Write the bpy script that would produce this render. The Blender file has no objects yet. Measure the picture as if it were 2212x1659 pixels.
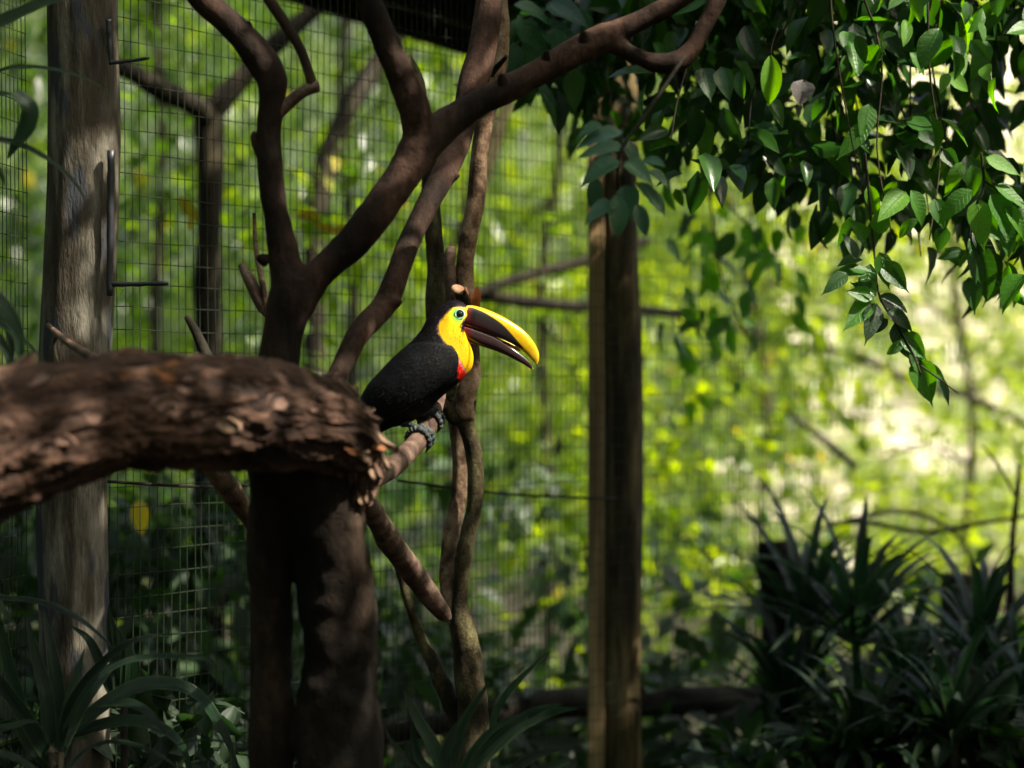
import bpy, math, random
import numpy as np
from mathutils import Vector, noise as mnoise

rng = np.random.default_rng(7)
random.seed(7)
R = math.radians
scene = bpy.context.scene
col = scene.collection

# ------------------------------------------------------------------ camera, light, exposure
CAM_H = 1.6
F = 5223.0          # focal length in units of the 2212 px wide study picture
cam_d = bpy.data.cameras.new("camera")
cam = bpy.data.objects.new("camera", cam_d)
col.objects.link(cam)
cam.location = (0, 0, CAM_H)
cam.rotation_euler = (R(90), 0, 0)
cam_d.lens = 85
cam_d.sensor_width = 36
cam_d.clip_start = 0.05
cam_d.clip_end = 600
cam_d.dof.use_dof = True
cam_d.dof.focus_distance = 4.68
cam_d.dof.aperture_fstop = 2.3
scene.camera = cam

SUN_AZ, SUN_EL = R(112), R(50)      # azimuth from +Y towards +X
world = bpy.data.worlds.new("World")
scene.world = world
world.use_nodes = True
wn = world.node_tree
bg = wn.nodes["Background"]
sky = wn.nodes.new("ShaderNodeTexSky")
sky.sky_type = 'NISHITA'
sky.sun_disc = False
sky.sun_elevation = SUN_EL
sky.sun_rotation = SUN_AZ
wn.links.new(sky.outputs[0], bg.inputs[0])
bg.inputs[1].default_value = 0.15
sky.dust_density = 5.0
sky.ozone_density = 0.6
sun_d = bpy.data.lights.new("sun", 'SUN')
sun_d.energy = 5.0
sun_d.angle = R(0.55)
sun_d.color = (1.0, 0.92, 0.78)
sun = bpy.data.objects.new("sun", sun_d)
col.objects.link(sun)
sd = Vector((math.sin(SUN_AZ) * math.cos(SUN_EL), math.cos(SUN_AZ) * math.cos(SUN_EL), math.sin(SUN_EL)))
sun.rotation_euler = sd.to_track_quat('Z', 'Y').to_euler()
sun.location = (6, 8, 14)
vs = scene.view_settings
vs.view_transform = 'Standard'
vs.look = 'None'
vs.exposure = 1.6
vs.gamma = 1
vs.use_curve_mapping = False
scene.cycles.use_denoising = True
scene.cycles.max_bounces = 8
scene.cycles.transparent_max_bounces = 8
scene.cycles.sample_clamp_indirect = 6
scene.cycles.caustics_reflective = False
scene.cycles.caustics_refractive = False

# ------------------------------------------------------------------ helpers
def P(x, y, Y):
    return np.array([(x - 1106.0) / F * Y, Y, CAM_H + (829.5 - y) / F * Y])

def px(r, Y):
    return r * Y / F

def tag(o, label=None, cat=None, group=None, kind=None):
    if label: o['label'] = label
    if cat: o['category'] = cat
    if group: o['group'] = group
    if kind: o['kind'] = kind
    return o

def link(o, parent=None):
    col.objects.link(o)
    if parent is not None:
        o.parent = parent
    return o

def thing(name, label, cat, loc=(0, 0, 0), group=None):
    o = bpy.data.objects.new(name, None)
    o.empty_display_size = 0.1
    o.location = Vector([float(v) for v in loc])
    link(o)
    return tag(o, label, cat, group)

def mesh_np(name, V, faces, mats=None, smooth=True, attrs=None, uv=None, cattrs=None, mat_idx=None):
    """faces: list of int arrays (n,k); attrs: {name: per-vertex float}; cattrs: {name: per-vertex rgba}"""
    me = bpy.data.meshes.new(name)
    V = np.asarray(V, dtype=np.float32)
    if isinstance(faces, np.ndarray):
        faces = [faces]
    faces = [np.asarray(f, dtype=np.int32) for f in faces if len(f)]
    loops = np.concatenate([f.ravel() for f in faces])
    tot = np.concatenate([np.full(len(f), f.shape[1], dtype=np.int32) for f in faces])
    st = np.concatenate([[0], np.cumsum(tot)[:-1]]).astype(np.int32)
    me.vertices.add(len(V))
    me.vertices.foreach_set("co", V.ravel())
    me.loops.add(len(loops))
    me.loops.foreach_set("vertex_index", loops)
    me.polygons.add(len(tot))
    me.polygons.foreach_set("loop_start", st)
    me.polygons.foreach_set("loop_total", tot)
    if mat_idx is not None:
        me.polygons.foreach_set("material_index", np.asarray(mat_idx, dtype=np.int32))
    me.update(calc_edges=True)
    me.validate()
    if smooth:
        me.polygons.foreach_set("use_smooth", np.ones(len(me.polygons), dtype=bool))
    for k, a in (attrs or {}).items():
        at = me.attributes.new(k, 'FLOAT', 'POINT')
        at.data.foreach_set("value", np.asarray(a, dtype=np.float32))
    for k, a in (cattrs or {}).items():
        at = me.attributes.new(k, 'FLOAT_COLOR', 'POINT')
        at.data.foreach_set("color", np.asarray(a, dtype=np.float32).ravel())
    if uv is not None:
        u = me.uv_layers.new(name="UVMap")
        u.data.foreach_set("uv", np.asarray(uv, dtype=np.float32)[loops].ravel())
    for m in (mats if isinstance(mats, (list, tuple)) else [mats]):
        if m is not None:
            me.materials.append(m)
    return me

def obj(name, me, parent=None, origin=None):
    """link a mesh given in WORLD coordinates under parent (whose location is a pure offset)"""
    o = bpy.data.objects.new(name, me)
    off = Vector((0, 0, 0))
    p = parent
    while p is not None:
        off += p.location
        p = p.parent
    if origin is None and parent is not None:
        o.location = -off
    elif origin is not None:
        og = Vector([float(v) for v in origin])
        n = len(me.vertices)
        co = np.empty(n * 3, dtype=np.float32)
        me.vertices.foreach_get("co", co)
        co = co.reshape(-1, 3) - np.array(og, dtype=np.float32)
        me.vertices.foreach_set("co", co.ravel())
        me.update()
        o.location = og - off
    return link(o, parent)

def catmull(pts, n):
    """pts (k,d) -> n samples"""
    p = np.asarray(pts, dtype=float)
    k = len(p)
    if k == 2:
        t = np.linspace(0, 1, n)[:, None]
        return p[0] * (1 - t) + p[1] * t
    seg = np.linalg.norm(np.diff(p[:, :3], axis=0), axis=1)
    T = np.concatenate([[0], np.cumsum(seg)])
    ts = np.linspace(0, T[-1], n)
    ext = np.vstack([2 * p[0] - p[1], p, 2 * p[-1] - p[-2]])
    out = np.zeros((n, p.shape[1]))
    for i, t in enumerate(ts):
        j = min(max(np.searchsorted(T, t) - 1, 0), k - 2)
        u = (t - T[j]) / max(T[j + 1] - T[j], 1e-9)
        a, b, c, d = ext[j], ext[j + 1], ext[j + 2], ext[j + 3]
        out[i] = 0.5 * ((2 * b) + (-a + c) * u + (2 * a - 5 * b + 4 * c - d) * u * u + (-a + 3 * b - 3 * c + d) * u ** 3)
    return out

def frames(path):
    T = np.gradient(path, axis=0)
    T /= np.linalg.norm(T, axis=1)[:, None] + 1e-12
    N = np.zeros_like(T)
    ref = np.array([0, 1.0, 0]) if abs(T[0][1]) < 0.9 else np.array([1.0, 0, 0])
    n = ref - T[0] * ref.dot(T[0])
    n /= np.linalg.norm(n)
    for i in range(len(T)):
        n = n - T[i] * n.dot(T[i])
        n /= np.linalg.norm(n) + 1e-12
        N[i] = n
    return T, N, np.cross(T, N)

def ns(v, scale, seed=0.0):
    return mnoise.noise(Vector((v[0] * scale + seed, v[1] * scale - seed * 0.7, v[2] * scale + seed * 1.3)))

def tube(pts, n=40, seg=14, rough=0.08, nscale=18.0, seed=0.0, cap=True, fine=0.0, fscale=90.0):
    """pts: (k,4) world x,y,z,r -> V, quads"""
    c = catmull(pts, n)
    path, rad = c[:, :3], np.maximum(c[:, 3], 1e-4)
    T, N, B = frames(path)
    a = np.linspace(0, 2 * np.pi, seg, endpoint=False)
    V = (path[:, None, :] + rad[:, None, None] * (np.cos(a)[None, :, None] * N[:, None, :] + np.sin(a)[None, :, None] * B[:, None, :]))
    if rough or fine:
        flat = V.reshape(-1, 3)
        d = np.array([ns(v, nscale, seed) * rough + (ns(v, fscale, seed + 5) * fine if fine else 0) for v in flat]).reshape(n, seg, 1)
        V = path[:, None, :] + (V - path[:, None, :]) * (1 + d)
    V = V.reshape(-1, 3)
    i = np.arange(n - 1)[:, None] * seg
    j = np.arange(seg)[None, :]
    j2 = (j + 1) % seg
    Q = np.stack([i + j, i + j2, i + seg + j2, i + seg + j], axis=-1).reshape(-1, 4)
    faces = [Q]
    if cap:
        V = np.vstack([V, path[0], path[-1]])
        k = len(V)
        jj = np.arange(seg)
        F1 = np.stack([np.full(seg, k - 2), (jj + 1) % seg, jj], axis=-1)
        b = (n - 1) * seg
        F2 = np.stack([np.full(seg, k - 1), b + jj, b + (jj + 1) % seg], axis=-1)
        faces += [F1, F2]
    return V, faces

def merge(parts):
    Vs, Fs, o = [], {}, 0
    for V, faces in parts:
        Vs.append(V)
        for f in faces:
            Fs.setdefault(f.shape[1], []).append(f + o)
        o += len(V)
    return np.vstack(Vs), [np.vstack(v) for v in Fs.values()]

def D(*pts):
    """study-picture points (x, y, Y, r_px) -> world x,y,z,r"""
    return np.array([np.append(P(x, y, Y), px(r, Y)) for x, y, Y, r in pts])

def ground_end(pt, Y=None, r=None, dx=0.0):
    """extend a path straight down below the ground"""
    return np.array([pt[0] + dx, pt[1], -0.1, pt[3] if r is None else r])

def remesh(name, parts, voxel, mat, smooth_it=4):
    V, faces = merge(parts)
    me = mesh_np(name + "_raw", V, faces, mat)
    o = bpy.data.objects.new("tmp", me)
    col.objects.link(o)
    m = o.modifiers.new("r", 'REMESH')
    m.mode = 'VOXEL'
    m.voxel_size = voxel
    m.use_smooth_shade = True
    s = o.modifiers.new("s", 'SMOOTH')
    s.factor = 0.5
    s.iterations = smooth_it
    bpy.context.view_layer.update()
    dg = bpy.context.evaluated_depsgraph_get()
    out = bpy.data.meshes.new_from_object(o.evaluated_get(dg))
    bpy.data.objects.remove(o)
    bpy.data.meshes.remove(me)
    out.name = name
    out.polygons.foreach_set("use_smooth", np.ones(len(out.polygons), dtype=bool))
    if not out.materials:
        out.materials.append(mat)
    return out

def box_mesh(name, c, size, mat, rot=None, bevel=0.0):
    import bmesh
    bm = bmesh.new()
    bmesh.ops.create_cube(bm, size=1)
    for v in bm.verts:
        v.co = Vector((v.co.x * size[0], v.co.y * size[1], v.co.z * size[2]))
    if bevel:
        bmesh.ops.bevel(bm, geom=bm.edges[:], offset=bevel, segments=1, affect='EDGES')
    if rot is not None:
        bmesh.ops.rotate(bm, verts=bm.verts, cent=(0, 0, 0), matrix=rot)
    bmesh.ops.translate(bm, verts=bm.verts, vec=Vector([float(q) for q in c]))
    me = bpy.data.meshes.new(name)
    bm.to_mesh(me)
    bm.free()
    me.materials.append(mat)
    return me

# ------------------------------------------------------------------ materials
class NT:
    def __init__(s, name):
        s.m = bpy.data.materials.new(name)
        s.m.use_nodes = True
        s.t = s.m.node_tree
        s.b = s.t.nodes["Principled BSDF"]
        s.out = s.t.nodes["Material Output"]
    def n(s, kind, **kw):
        nd = s.t.nodes.new(kind)
        for k, v in kw.items():
            if k.startswith("i_"):
                key = k[2:]
                key = int(key) if key.isdigit() else key.replace("_", " ")
                nd.inputs[key].default_value = v
            else:
                setattr(nd, k, v)
        return nd
    def l(s, a, b):
        s.t.links.new(a, b)
    def noise(s, scale, detail=4, rough=0.55, vec=None, stretch=None):
        if vec is None:
            vec = s.n("ShaderNodeTexCoord").outputs["Object"]
        if stretch:
            mp = s.n("ShaderNodeMapping")
            mp.inputs["Scale"].default_value = stretch
            s.l(vec, mp.inputs[0])
            vec = mp.outputs[0]
        nd = s.n("ShaderNodeTexNoise")
        nd.inputs["Scale"].default_value = scale
        nd.inputs["Detail"].default_value = detail
        nd.inputs["Roughness"].default_value = rough
        s.l(vec, nd.inputs["Vector"])
        return nd.outputs[0]
    def ramp(s, fac, stops):
        r = s.n("ShaderNodeValToRGB")
        e = r.color_ramp.elements
        while len(e) < len(stops):
            e.new(0.5)
        for el, (p, c) in zip(e, stops):
            el.position = p
            el.color = (*c, 1)
        s.l(fac, r.inputs[0])
        return r.outputs[0]
    def mix(s, fac, a, b, mode='MIX'):
        m = s.n("ShaderNodeMix", data_type='RGBA', blend_type=mode)
        if isinstance(fac, (int, float)): m.inputs[0].default_value = fac
        else: s.l(fac, m.inputs[0])
        for v, i in ((a, 6), (b, 7)):
            if isinstance(v, tuple): m.inputs[i].default_value = (*v, 1)
            else: s.l(v, m.inputs[i])
        return m.outputs[2]
    def bump(s, h, strength=0.5, dist=0.01, prev=None):
        b = s.n("ShaderNodeBump")
        b.inputs["Strength"].default_value = strength
        b.inputs["Distance"].default_value = dist
        s.l(h, b.inputs["Height"])
        if prev is not None: s.l(prev, b.inputs["Normal"])
        return b.outputs[0]

def sq(stops, k=0.55):
    return [(0.5 + (p - 0.5) * k, c) for p, c in stops]

def bark(name, stops, scale=14, stretch=(1, 1, 0.35), rough=0.85, bump=0.9, bdist=0.006, spots=None, spec=0.12):
    t = NT(name)
    a = t.noise(scale, 8, 0.65, stretch=stretch)
    c = t.ramp(a, sq(stops))
    pt_ = t.noise(scale * 0.35, 4, 0.6)
    c = t.mix(t.ramp(pt_, [(0.44, (0.55, 0.55, 0.55)), (0.56, (0, 0, 0))]), c, t.mix(0.5, c, (0.01, 0.01, 0.006)))
    if spots:
        s = t.noise(spots[0], 3, 0.5)
        f = t.ramp(s, [(0.56, (0, 0, 0)), (0.66, (1, 1, 1))])
        c = t.mix(f, c, spots[1])
    fine = t.noise(scale * 9, 6, 0.7)
    c = t.mix(t.ramp(fine, [(0.35, (0, 0, 0)), (0.7, (1, 1, 1))]), c, t.mix(0.55, c, (0.01, 0.008, 0.006)))
    t.l(c, t.b.inputs["Base Color"])
    t.b.inputs["Roughness"].default_value = rough
    t.b.inputs["Specular IOR Level"].default_value = spec
    n1 = t.bump(a, bump, bdist * 2)
    n2 = t.bump(fine, bump, bdist * 0.6, n1)
    t.l(n2, t.b.inputs["Normal"])
    return t.m

M = {}
M['red_bark'] = bark("reddish_brown_bark", [(0.3, (0.008, 0.0045, 0.0035)), (0.5, (0.032, 0.0165, 0.0115)), (0.72, (0.085, 0.045, 0.03))], 9)
M['pale_bark'] = bark("pale_peeling_bark", [(0.28, (0.07, 0.042, 0.026)), (0.5, (0.27, 0.17, 0.105)), (0.75, (0.44, 0.32, 0.22))], 22, (1, 1, 0.8), spots=(16, (0.06, 0.035, 0.022)))
M['mossy_bark'] = bark("mossy_bark", [(0.3, (0.02, 0.015, 0.008)), (0.5, (0.07, 0.055, 0.025)), (0.72, (0.17, 0.15, 0.07))], 20, (1, 1, 0.6), bump=1.0, bdist=0.008)
M['perch_bark'] = bark("smooth_brown_bark", [(0.3, (0.07, 0.04, 0.03)), (0.52, (0.15, 0.09, 0.066)), (0.75, (0.25, 0.17, 0.13))], 30, (1, 1, 1), rough=0.6, bump=0.4)
M['stump_bark'] = bark("stump_bark", [(0.3, (0.004, 0.003, 0.002)), (0.52, (0.015, 0.0095, 0.006)), (0.75, (0.06, 0.038, 0.024))], 8, (1, 1, 0.4), bump=1.0, bdist=0.01)
M['dark_bark'] = bark("dark_forest_bark", [(0.3, (0.008, 0.007, 0.005)), (0.55, (0.026, 0.022, 0.014)), (0.75, (0.07, 0.06, 0.035))], 10)
M['rail'] = bark("dark_rail_wood", [(0.3, (0.008, 0.006, 0.005)), (0.55, (0.02, 0.016, 0.013)), (0.8, (0.05, 0.042, 0.035))], 12)
M['roof'] = bark("roof_wood", [(0.3, (0.02, 0.016, 0.012)), (0.55, (0.04, 0.032, 0.024)), (0.8, (0.07, 0.056, 0.04))], 6, (4, 0.4, 4))

t = NT("flaky_log_bark")
big = t.noise(7, 9, 0.68, stretch=(0.45, 1, 1))
geo = t.n("ShaderNodeAttribute", attribute_name="ridge")
c1 = t.ramp(geo.outputs["Fac"], [(0.28, (0.012, 0.006, 0.004)), (0.42, (0.015, 0.008, 0.0055)), (0.56, (0.055, 0.028, 0.018)), (0.82, (0.15, 0.085, 0.056))])
c2 = t.ramp(big, [(0.42, (0.006, 0.0035, 0.0025)), (0.52, (0.038, 0.019, 0.012)), (0.62, (0.12, 0.065, 0.042))])
c = t.mix(0.4, c1, c2)
og = t.noise(6, 3, 0.6)
c = t.mix(t.ramp(og, [(0.66, (0, 0, 0)), (0.72, (1, 1, 1))]), c, (0.28, 0.11, 0.04))
fine = t.noise(70, 6, 0.7, stretch=(0.4, 1, 1))
c = t.mix(t.ramp(fine, [(0.4, (0, 0, 0)), (0.7, (1, 1, 1))]), c, (0.02, 0.012, 0.008))
t.l(c, t.b.inputs["Base Color"])
t.b.inputs["Roughness"].default_value = 0.82
t.b.inputs["Specular IOR Level"].default_value = 0.15
n1 = t.bump(big, 0.8, 0.02)
t.l(t.bump(fine, 0.8, 0.006, n1), t.b.inputs["Normal"])
M['log'] = t.m

def chip(name, cstops):
    t = NT(name)
    a = t.noise(30, 7, 0.65, stretch=(0.3, 1, 1))
    t.l(t.ramp(a, cstops), t.b.inputs["Base Color"])
    t.b.inputs["Roughness"].default_value = 0.8
    t.l(t.bump(a, 0.8, 0.006), t.b.inputs["Normal"])
    return t.m
M['chip_brown'] = chip("brown_bark_chip", [(0.3, (0.05, 0.025, 0.017)), (0.55, (0.15, 0.078, 0.05)), (0.75, (0.27, 0.15, 0.1))])
M['chip_tan'] = chip("tan_bark_chip", [(0.3, (0.1, 0.06, 0.035)), (0.55, (0.28, 0.17, 0.1)), (0.75, (0.42, 0.28, 0.18))])
M['chip_orange'] = chip("orange_bark_chip", [(0.3, (0.12, 0.04, 0.015)), (0.6, (0.33, 0.12, 0.04)), (0.8, (0.4, 0.2, 0.1))])

# weathered round posts
t = NT("weathered_post_wood")
a = t.noise(5, 6, 0.6, stretch=(3, 3, 0.45))
c = t.ramp(a, [(0.42, (0.016, 0.013, 0.008)), (0.5, (0.06, 0.052, 0.036)), (0.58, (0.14, 0.128, 0.1))])
b_ = t.noise(4.5, 5, 0.6, stretch=(2.2, 2.2, 0.8))
c = t.mix(t.ramp(b_, [(0.49, (0, 0, 0)), (0.58, (0.85, 0.85, 0.85))]), c, (0.032, 0.024, 0.015))
s_ = t.noise(9, 3, 0.5, stretch=(2, 2, 0.6))
c = t.mix(t.ramp(s_, [(0.56, (0, 0, 0)), (0.62, (1, 1, 1))]), c, (0.03, 0.034, 0.04))
g_ = t.noise(45, 5, 0.7, stretch=(1, 1, 0.22))
c = t.mix(t.ramp(g_, [(0.45, (0, 0, 0)), (0.75, (0.6, 0.6, 0.6))]), c, (0.03, 0.025, 0.018))
t.l(c, t.b.inputs["Base Color"])
t.b.inputs["Roughness"].default_value = 0.72
t.l(t.bump(g_, 1.0, 0.008, t.bump(b_, 0.8, 0.02)), t.b.inputs["Normal"])
t.b.inputs['Specular IOR Level'].default_value = 0.2
M['post'] = t.m
t = NT("brown_post_wood")
a = t.noise(5, 7, 0.65, stretch=(4, 4, 0.6))
c = t.ramp(a, [(0.41, (0.02, 0.014, 0.006)), (0.5, (0.075, 0.053, 0.023)), (0.6, (0.17, 0.125, 0.055))])
t.b.inputs['Specular IOR Level'].default_value = 0.2
t.l(c, t.b.inputs["Base Color"])
t.b.inputs["Roughness"].default_value = 0.7
t.l(t.bump(a, 1.0, 0.015), t.b.inputs["Normal"])
M['post_brown'] = t.m
t = NT("orange_tan_batten")
a = t.noise(6, 6, 0.6, stretch=(6, 6, 0.3))
c = t.ramp(a, [(0.4, (0.16, 0.1, 0.04)), (0.5, (0.3, 0.2, 0.09)), (0.62, (0.42, 0.29, 0.14))])
t.l(c, t.b.inputs["Base Color"])
t.b.inputs["Roughness"].default_value = 0.7
M['batten'] = t.m

def plain(name, colr, rough=0.5, metal=0.0, spec=0.5):
    t = NT(name)
    v = t.noise(40, 4, 0.6)
    t.l(t.mix(v, colr, tuple(q * 0.45 for q in colr)), t.b.inputs["Base Color"])
    t.b.inputs["Roughness"].default_value = rough
    t.b.inputs["Metallic"].default_value = metal
    t.b.inputs["Specular IOR Level"].default_value = spec
    return t.m
M['wire'] = plain("dark_green_wire", (0.02, 0.028, 0.015), 0.6, 0.0, 0.2)
M['iron'] = plain("black_iron", (0.018, 0.018, 0.024), 0.45)
M['cut'] = bark("fresh_cut_wood", [(0.3, (0.5, 0.25, 0.13)), (0.6, (0.68, 0.4, 0.24))], 40, (1, 1, 1), bump=0.2)

# leaves: tint attribute (stuff) or object random (leaf objects)
def leafmat(name, dark, mid, light, trans_amt=0.5, rough=0.38, per_object=False, trans_gain=1.6, extra=None, vein=0.0):
    t = NT(name)
    if per_object:
        f = t.n("ShaderNodeObjectInfo").outputs["Random"]
    else:
        f = t.n("ShaderNodeAttribute", attribute_name="tint").outputs["Fac"]
    stops = [(0.0, dark), (0.45, mid), (0.88, light)]
    if extra: stops.append((0.985, extra))
    c = t.ramp(f, stops)
    nz = t.noise(25, 4, 0.6)
    c = t.mix(t.ramp(nz, [(0.4, (0, 0, 0)), (0.75, (1, 1, 1))]), c, t.mix(0.35, c, (0.02, 0.03, 0.008)))
    if vein:
        uvn = t.n("ShaderNodeUVMap")
        sp = t.n("ShaderNodeSeparateXYZ")
        t.l(uvn.outputs[0], sp.inputs[0])
        ab = t.n("ShaderNodeMath", operation='ABSOLUTE')
        t.l(sp.outputs[0], ab.inputs[0])
        sh = t.n("ShaderNodeMath", operation='SUBTRACT')       # side veins: v - |u|*0.45
        ml = t.n("ShaderNodeMath", operation='MULTIPLY', i_1=0.16)
        t.l(ab.outputs[0], ml.inputs[0])
        t.l(sp.outputs[1], sh.inputs[0]); t.l(ml.outputs[0], sh.inputs[1])
        sn = t.n("ShaderNodeMath", operation='MULTIPLY', i_1=58.0)
        t.l(sh.outputs[0], sn.inputs[0])
        si = t.n("ShaderNodeMath", operation='SINE')
        t.l(sn.outputs[0], si.inputs[0])
        rv = t.ramp(si.outputs[0], [(0.85, (0, 0, 0)), (1.0, (1, 1, 1))])
        rm = t.ramp(ab.outputs[0], [(0.0, (1, 1, 1)), (0.07, (0, 0, 0))])
        vm = t.mix(1.0, rv, rm, 'ADD')
        c = t.mix(t.mix(1.0 - vein, vm, (0, 0, 0)), c, (0.16, 0.22, 0.06))
        bp = t.bump(t.mix(0.5, vm, nz), 0.5, 0.004)
    else:
        bp = t.bump(nz, 0.35, 0.004)
    t.l(c, t.b.inputs["Base Color"])
    t.l(bp, t.b.inputs["Normal"])
    t.b.inputs["Roughness"].default_value = rough
    tr = t.n("ShaderNodeBsdfTranslucent")
    hs = t.n("ShaderNodeHueSaturation", i_Hue=0.487, i_Saturation=1.15, i_Value=trans_gain)
    t.l(c, hs.inputs["Color"])
    t.l(hs.outputs[0], tr.inputs[0])
    mx = t.n("ShaderNodeMixShader")
    mx.inputs[0].default_value = trans_amt
    t.l(t.b.outputs[0], mx.inputs[1]); t.l(tr.outputs[0], mx.inputs[2])
    t.l(mx.outputs[0], t.out.inputs[0])
    return t.m

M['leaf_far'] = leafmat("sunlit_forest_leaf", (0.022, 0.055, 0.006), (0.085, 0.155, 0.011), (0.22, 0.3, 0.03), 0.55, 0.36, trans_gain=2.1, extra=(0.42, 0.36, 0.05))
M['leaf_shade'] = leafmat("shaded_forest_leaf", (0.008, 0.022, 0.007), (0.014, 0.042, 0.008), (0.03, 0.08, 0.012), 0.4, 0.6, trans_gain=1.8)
M['leaf_vine'] = leafmat("glossy_vine_leaf", (0.008, 0.028, 0.009), (0.026, 0.1, 0.013), (0.06, 0.19, 0.016), 0.5, 0.3, per_object=True, trans_gain=2.2, vein=0.1)
M['leaf_vine_stuff'] = leafmat("glossy_vine_leaf_mass", (0.007, 0.024, 0.008), (0.018, 0.066, 0.01), (0.05, 0.15, 0.014), 0.45, 0.3, trans_gain=2.2)
M['leaf_blue'] = leafmat("blue_green_leaf", (0.02, 0.07, 0.035), (0.035, 0.11, 0.05), (0.05, 0.14, 0.05), 0.3, 0.35, per_object=True, trans_gain=1.6, vein=0.15)
M['leaf_bright'] = leafmat("sunlit_tone_leaf", (0.03, 0.14, 0.006), (0.055, 0.2, 0.008), (0.11, 0.29, 0.012), 0.55, 0.5, per_object=True, trans_gain=1.9, vein=0.15)  # sunlit glow of the leaves put into a brighter base colour
M['leaf_yellow'] = leafmat("yellow_dying_leaf", (0.5, 0.36, 0.02), (0.55, 0.4, 0.03), (0.5, 0.42, 0.06), 0.5, 0.5, per_object=True, trans_gain=1.5)
M['leaf_orange'] = leafmat("orange_dead_leaf", (0.28, 0.06, 0.004), (0.32, 0.075, 0.004), (0.3, 0.1, 0.01), 0.5, 0.5, per_object=True, trans_gain=1.3)
M['leaf_white'] = leafmat("bleached_leaf", (0.2, 0.19, 0.19), (0.24, 0.21, 0.21), (0.26, 0.23, 0.23), 0.4, 0.5, per_object=True, trans_gain=1.0)

# strap leaves with long parallel veins
t = NT("strap_leaf_green")
uvn = t.n("ShaderNodeUVMap")
lon = t.noise(1.0, 3, 0.6, vec=uvn.outputs[0], stretch=(14, 0.7, 1))
c = t.ramp(lon, [(0.35, (0.003, 0.008, 0.004)), (0.55, (0.006, 0.018, 0.008)), (0.72, (0.02, 0.042, 0.022))])
oi = t.n("ShaderNodeObjectInfo").outputs["Random"]
c = t.mix(oi, c, t.mix(0.5, c, (0.02, 0.07, 0.02)))
sp = t.n("ShaderNodeSeparateXYZ"); t.l(uvn.outputs[0], sp.inputs[0])
ab = t.n("ShaderNodeMath", operation='ABSOLUTE'); t.l(sp.outputs[0], ab.inputs[0])
c = t.mix(t.ramp(ab.outputs[0], [(0.86, (0, 0, 0)), (0.97, (1, 1, 1))]), c, (0.05, 0.085, 0.035))
t.l(c, t.b.inputs["Base Color"])
t.b.inputs["Roughness"].default_value = 0.33
t.b.inputs["Specular IOR Level"].default_value = 0.33
fine = t.noise(1.0, 2, 0.5, vec=uvn.outputs[0], stretch=(45, 0.5, 1))
t.l(t.bump(fine, 0.6, 0.003, t.bump(lon, 0.5, 0.006)), t.b.inputs["Normal"])
tr = t.n("ShaderNodeBsdfTranslucent"); hs = t.n("ShaderNodeHueSaturation", i_Hue=0.49, i_Value=1.8)
t.l(c, hs.inputs["Color"]); t.l(hs.outputs[0], tr.inputs[0])
mx = t.n("ShaderNodeMixShader"); mx.inputs[0].default_value = 0.3
t.l(t.b.outputs[0], mx.inputs[1]); t.l(tr.outputs[0], mx.inputs[2]); t.l(mx.outputs[0], t.out.inputs[0])
M['strap'] = t.m

# ground
t = NT("forest_soil")
a = t.noise(1.2, 8, 0.7)
c = t.ramp(a, [(0.3, (0.012, 0.009, 0.005)), (0.5, (0.03, 0.022, 0.012)), (0.7, (0.05, 0.05, 0.02))])
t.l(c, t.b.inputs["Base Color"]); t.b.inputs["Roughness"].default_value = 0.9
t.l(t.bump(t.noise(14, 8, 0.7), 0.8, 0.05), t.b.inputs["Normal"])
M['soil'] = t.m
t = NT("pale_dry_earth")
a = t.noise(0.9, 8, 0.7)
c = t.ramp(a, [(0.42, (0.1, 0.14, 0.03)), (0.5, (0.34, 0.31, 0.17)), (0.58, (0.66, 0.58, 0.48))])
t.l(c, t.b.inputs["Base Color"]); t.b.inputs["Roughness"].default_value = 0.9
t.l(t.bump(t.noise(6, 8, 0.7), 0.8, 0.05), t.b.inputs["Normal"])
M['earth'] = t.m
t = NT("green_hillside")
a = t.noise(0.8, 8, 0.7)
c = t.ramp(a, [(0.4, (0.006, 0.014, 0.003)), (0.5, (0.025, 0.05, 0.01)), (0.62, (0.09, 0.13, 0.025))])
t.l(c, t.b.inputs["Base Color"]); t.b.inputs["Roughness"].default_value = 0.9
t.l(t.bump(t.noise(5, 8, 0.7), 1.0, 0.2), t.b.inputs["Normal"])
M['hill'] = t.m

# toucan
def colattr(name, rough, bump_scale=None, bstr=0.4, bdist=0.001, spec=0.5, coat=0.0, stretch=None, sheen=0.0, sss=0.0):
    t = NT(name)
    a = t.n("ShaderNodeAttribute", attribute_name="Col")
    c = a.outputs["Color"]
    if bump_scale:
        nz = t.noise(bump_scale, 5, 0.65, stretch=stretch)
        c = t.mix(t.ramp(nz, [(0.3, (0, 0, 0)), (0.7, (1, 1, 1))]), t.mix(0.22, c, (0, 0, 0)), c)
        t.l(t.bump(nz, bstr, bdist), t.b.inputs["Normal"])
    t.l(c, t.b.inputs["Base Color"])
    t.b.inputs["Roughness"].default_value = rough
    t.b.inputs["Specular IOR Level"].default_value = spec
    t.b.inputs["Coat Weight"].default_value = coat
    t.b.inputs["Coat Roughness"].default_value = 0.12
    t.b.inputs["Sheen Weight"].default_value = sheen
    t.b.inputs["Sheen Roughness"].default_value = 0.5
    if sss:
        t.b.inputs["Subsurface Weight"].default_value = sss
        t.b.inputs["Subsurface Scale"].default_value = 0.004
    return t.m
M['plumage'] = colattr("plumage", 0.6, 260, 0.6, 0.0014, 0.1, sheen=0.0, stretch=(1.0, 1, 2.2))
M['bill'] = colattr("bill_horn", 0.28, 70, 0.12, 0.0006, 0.5, coat=0.35, sss=0.1)
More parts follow.
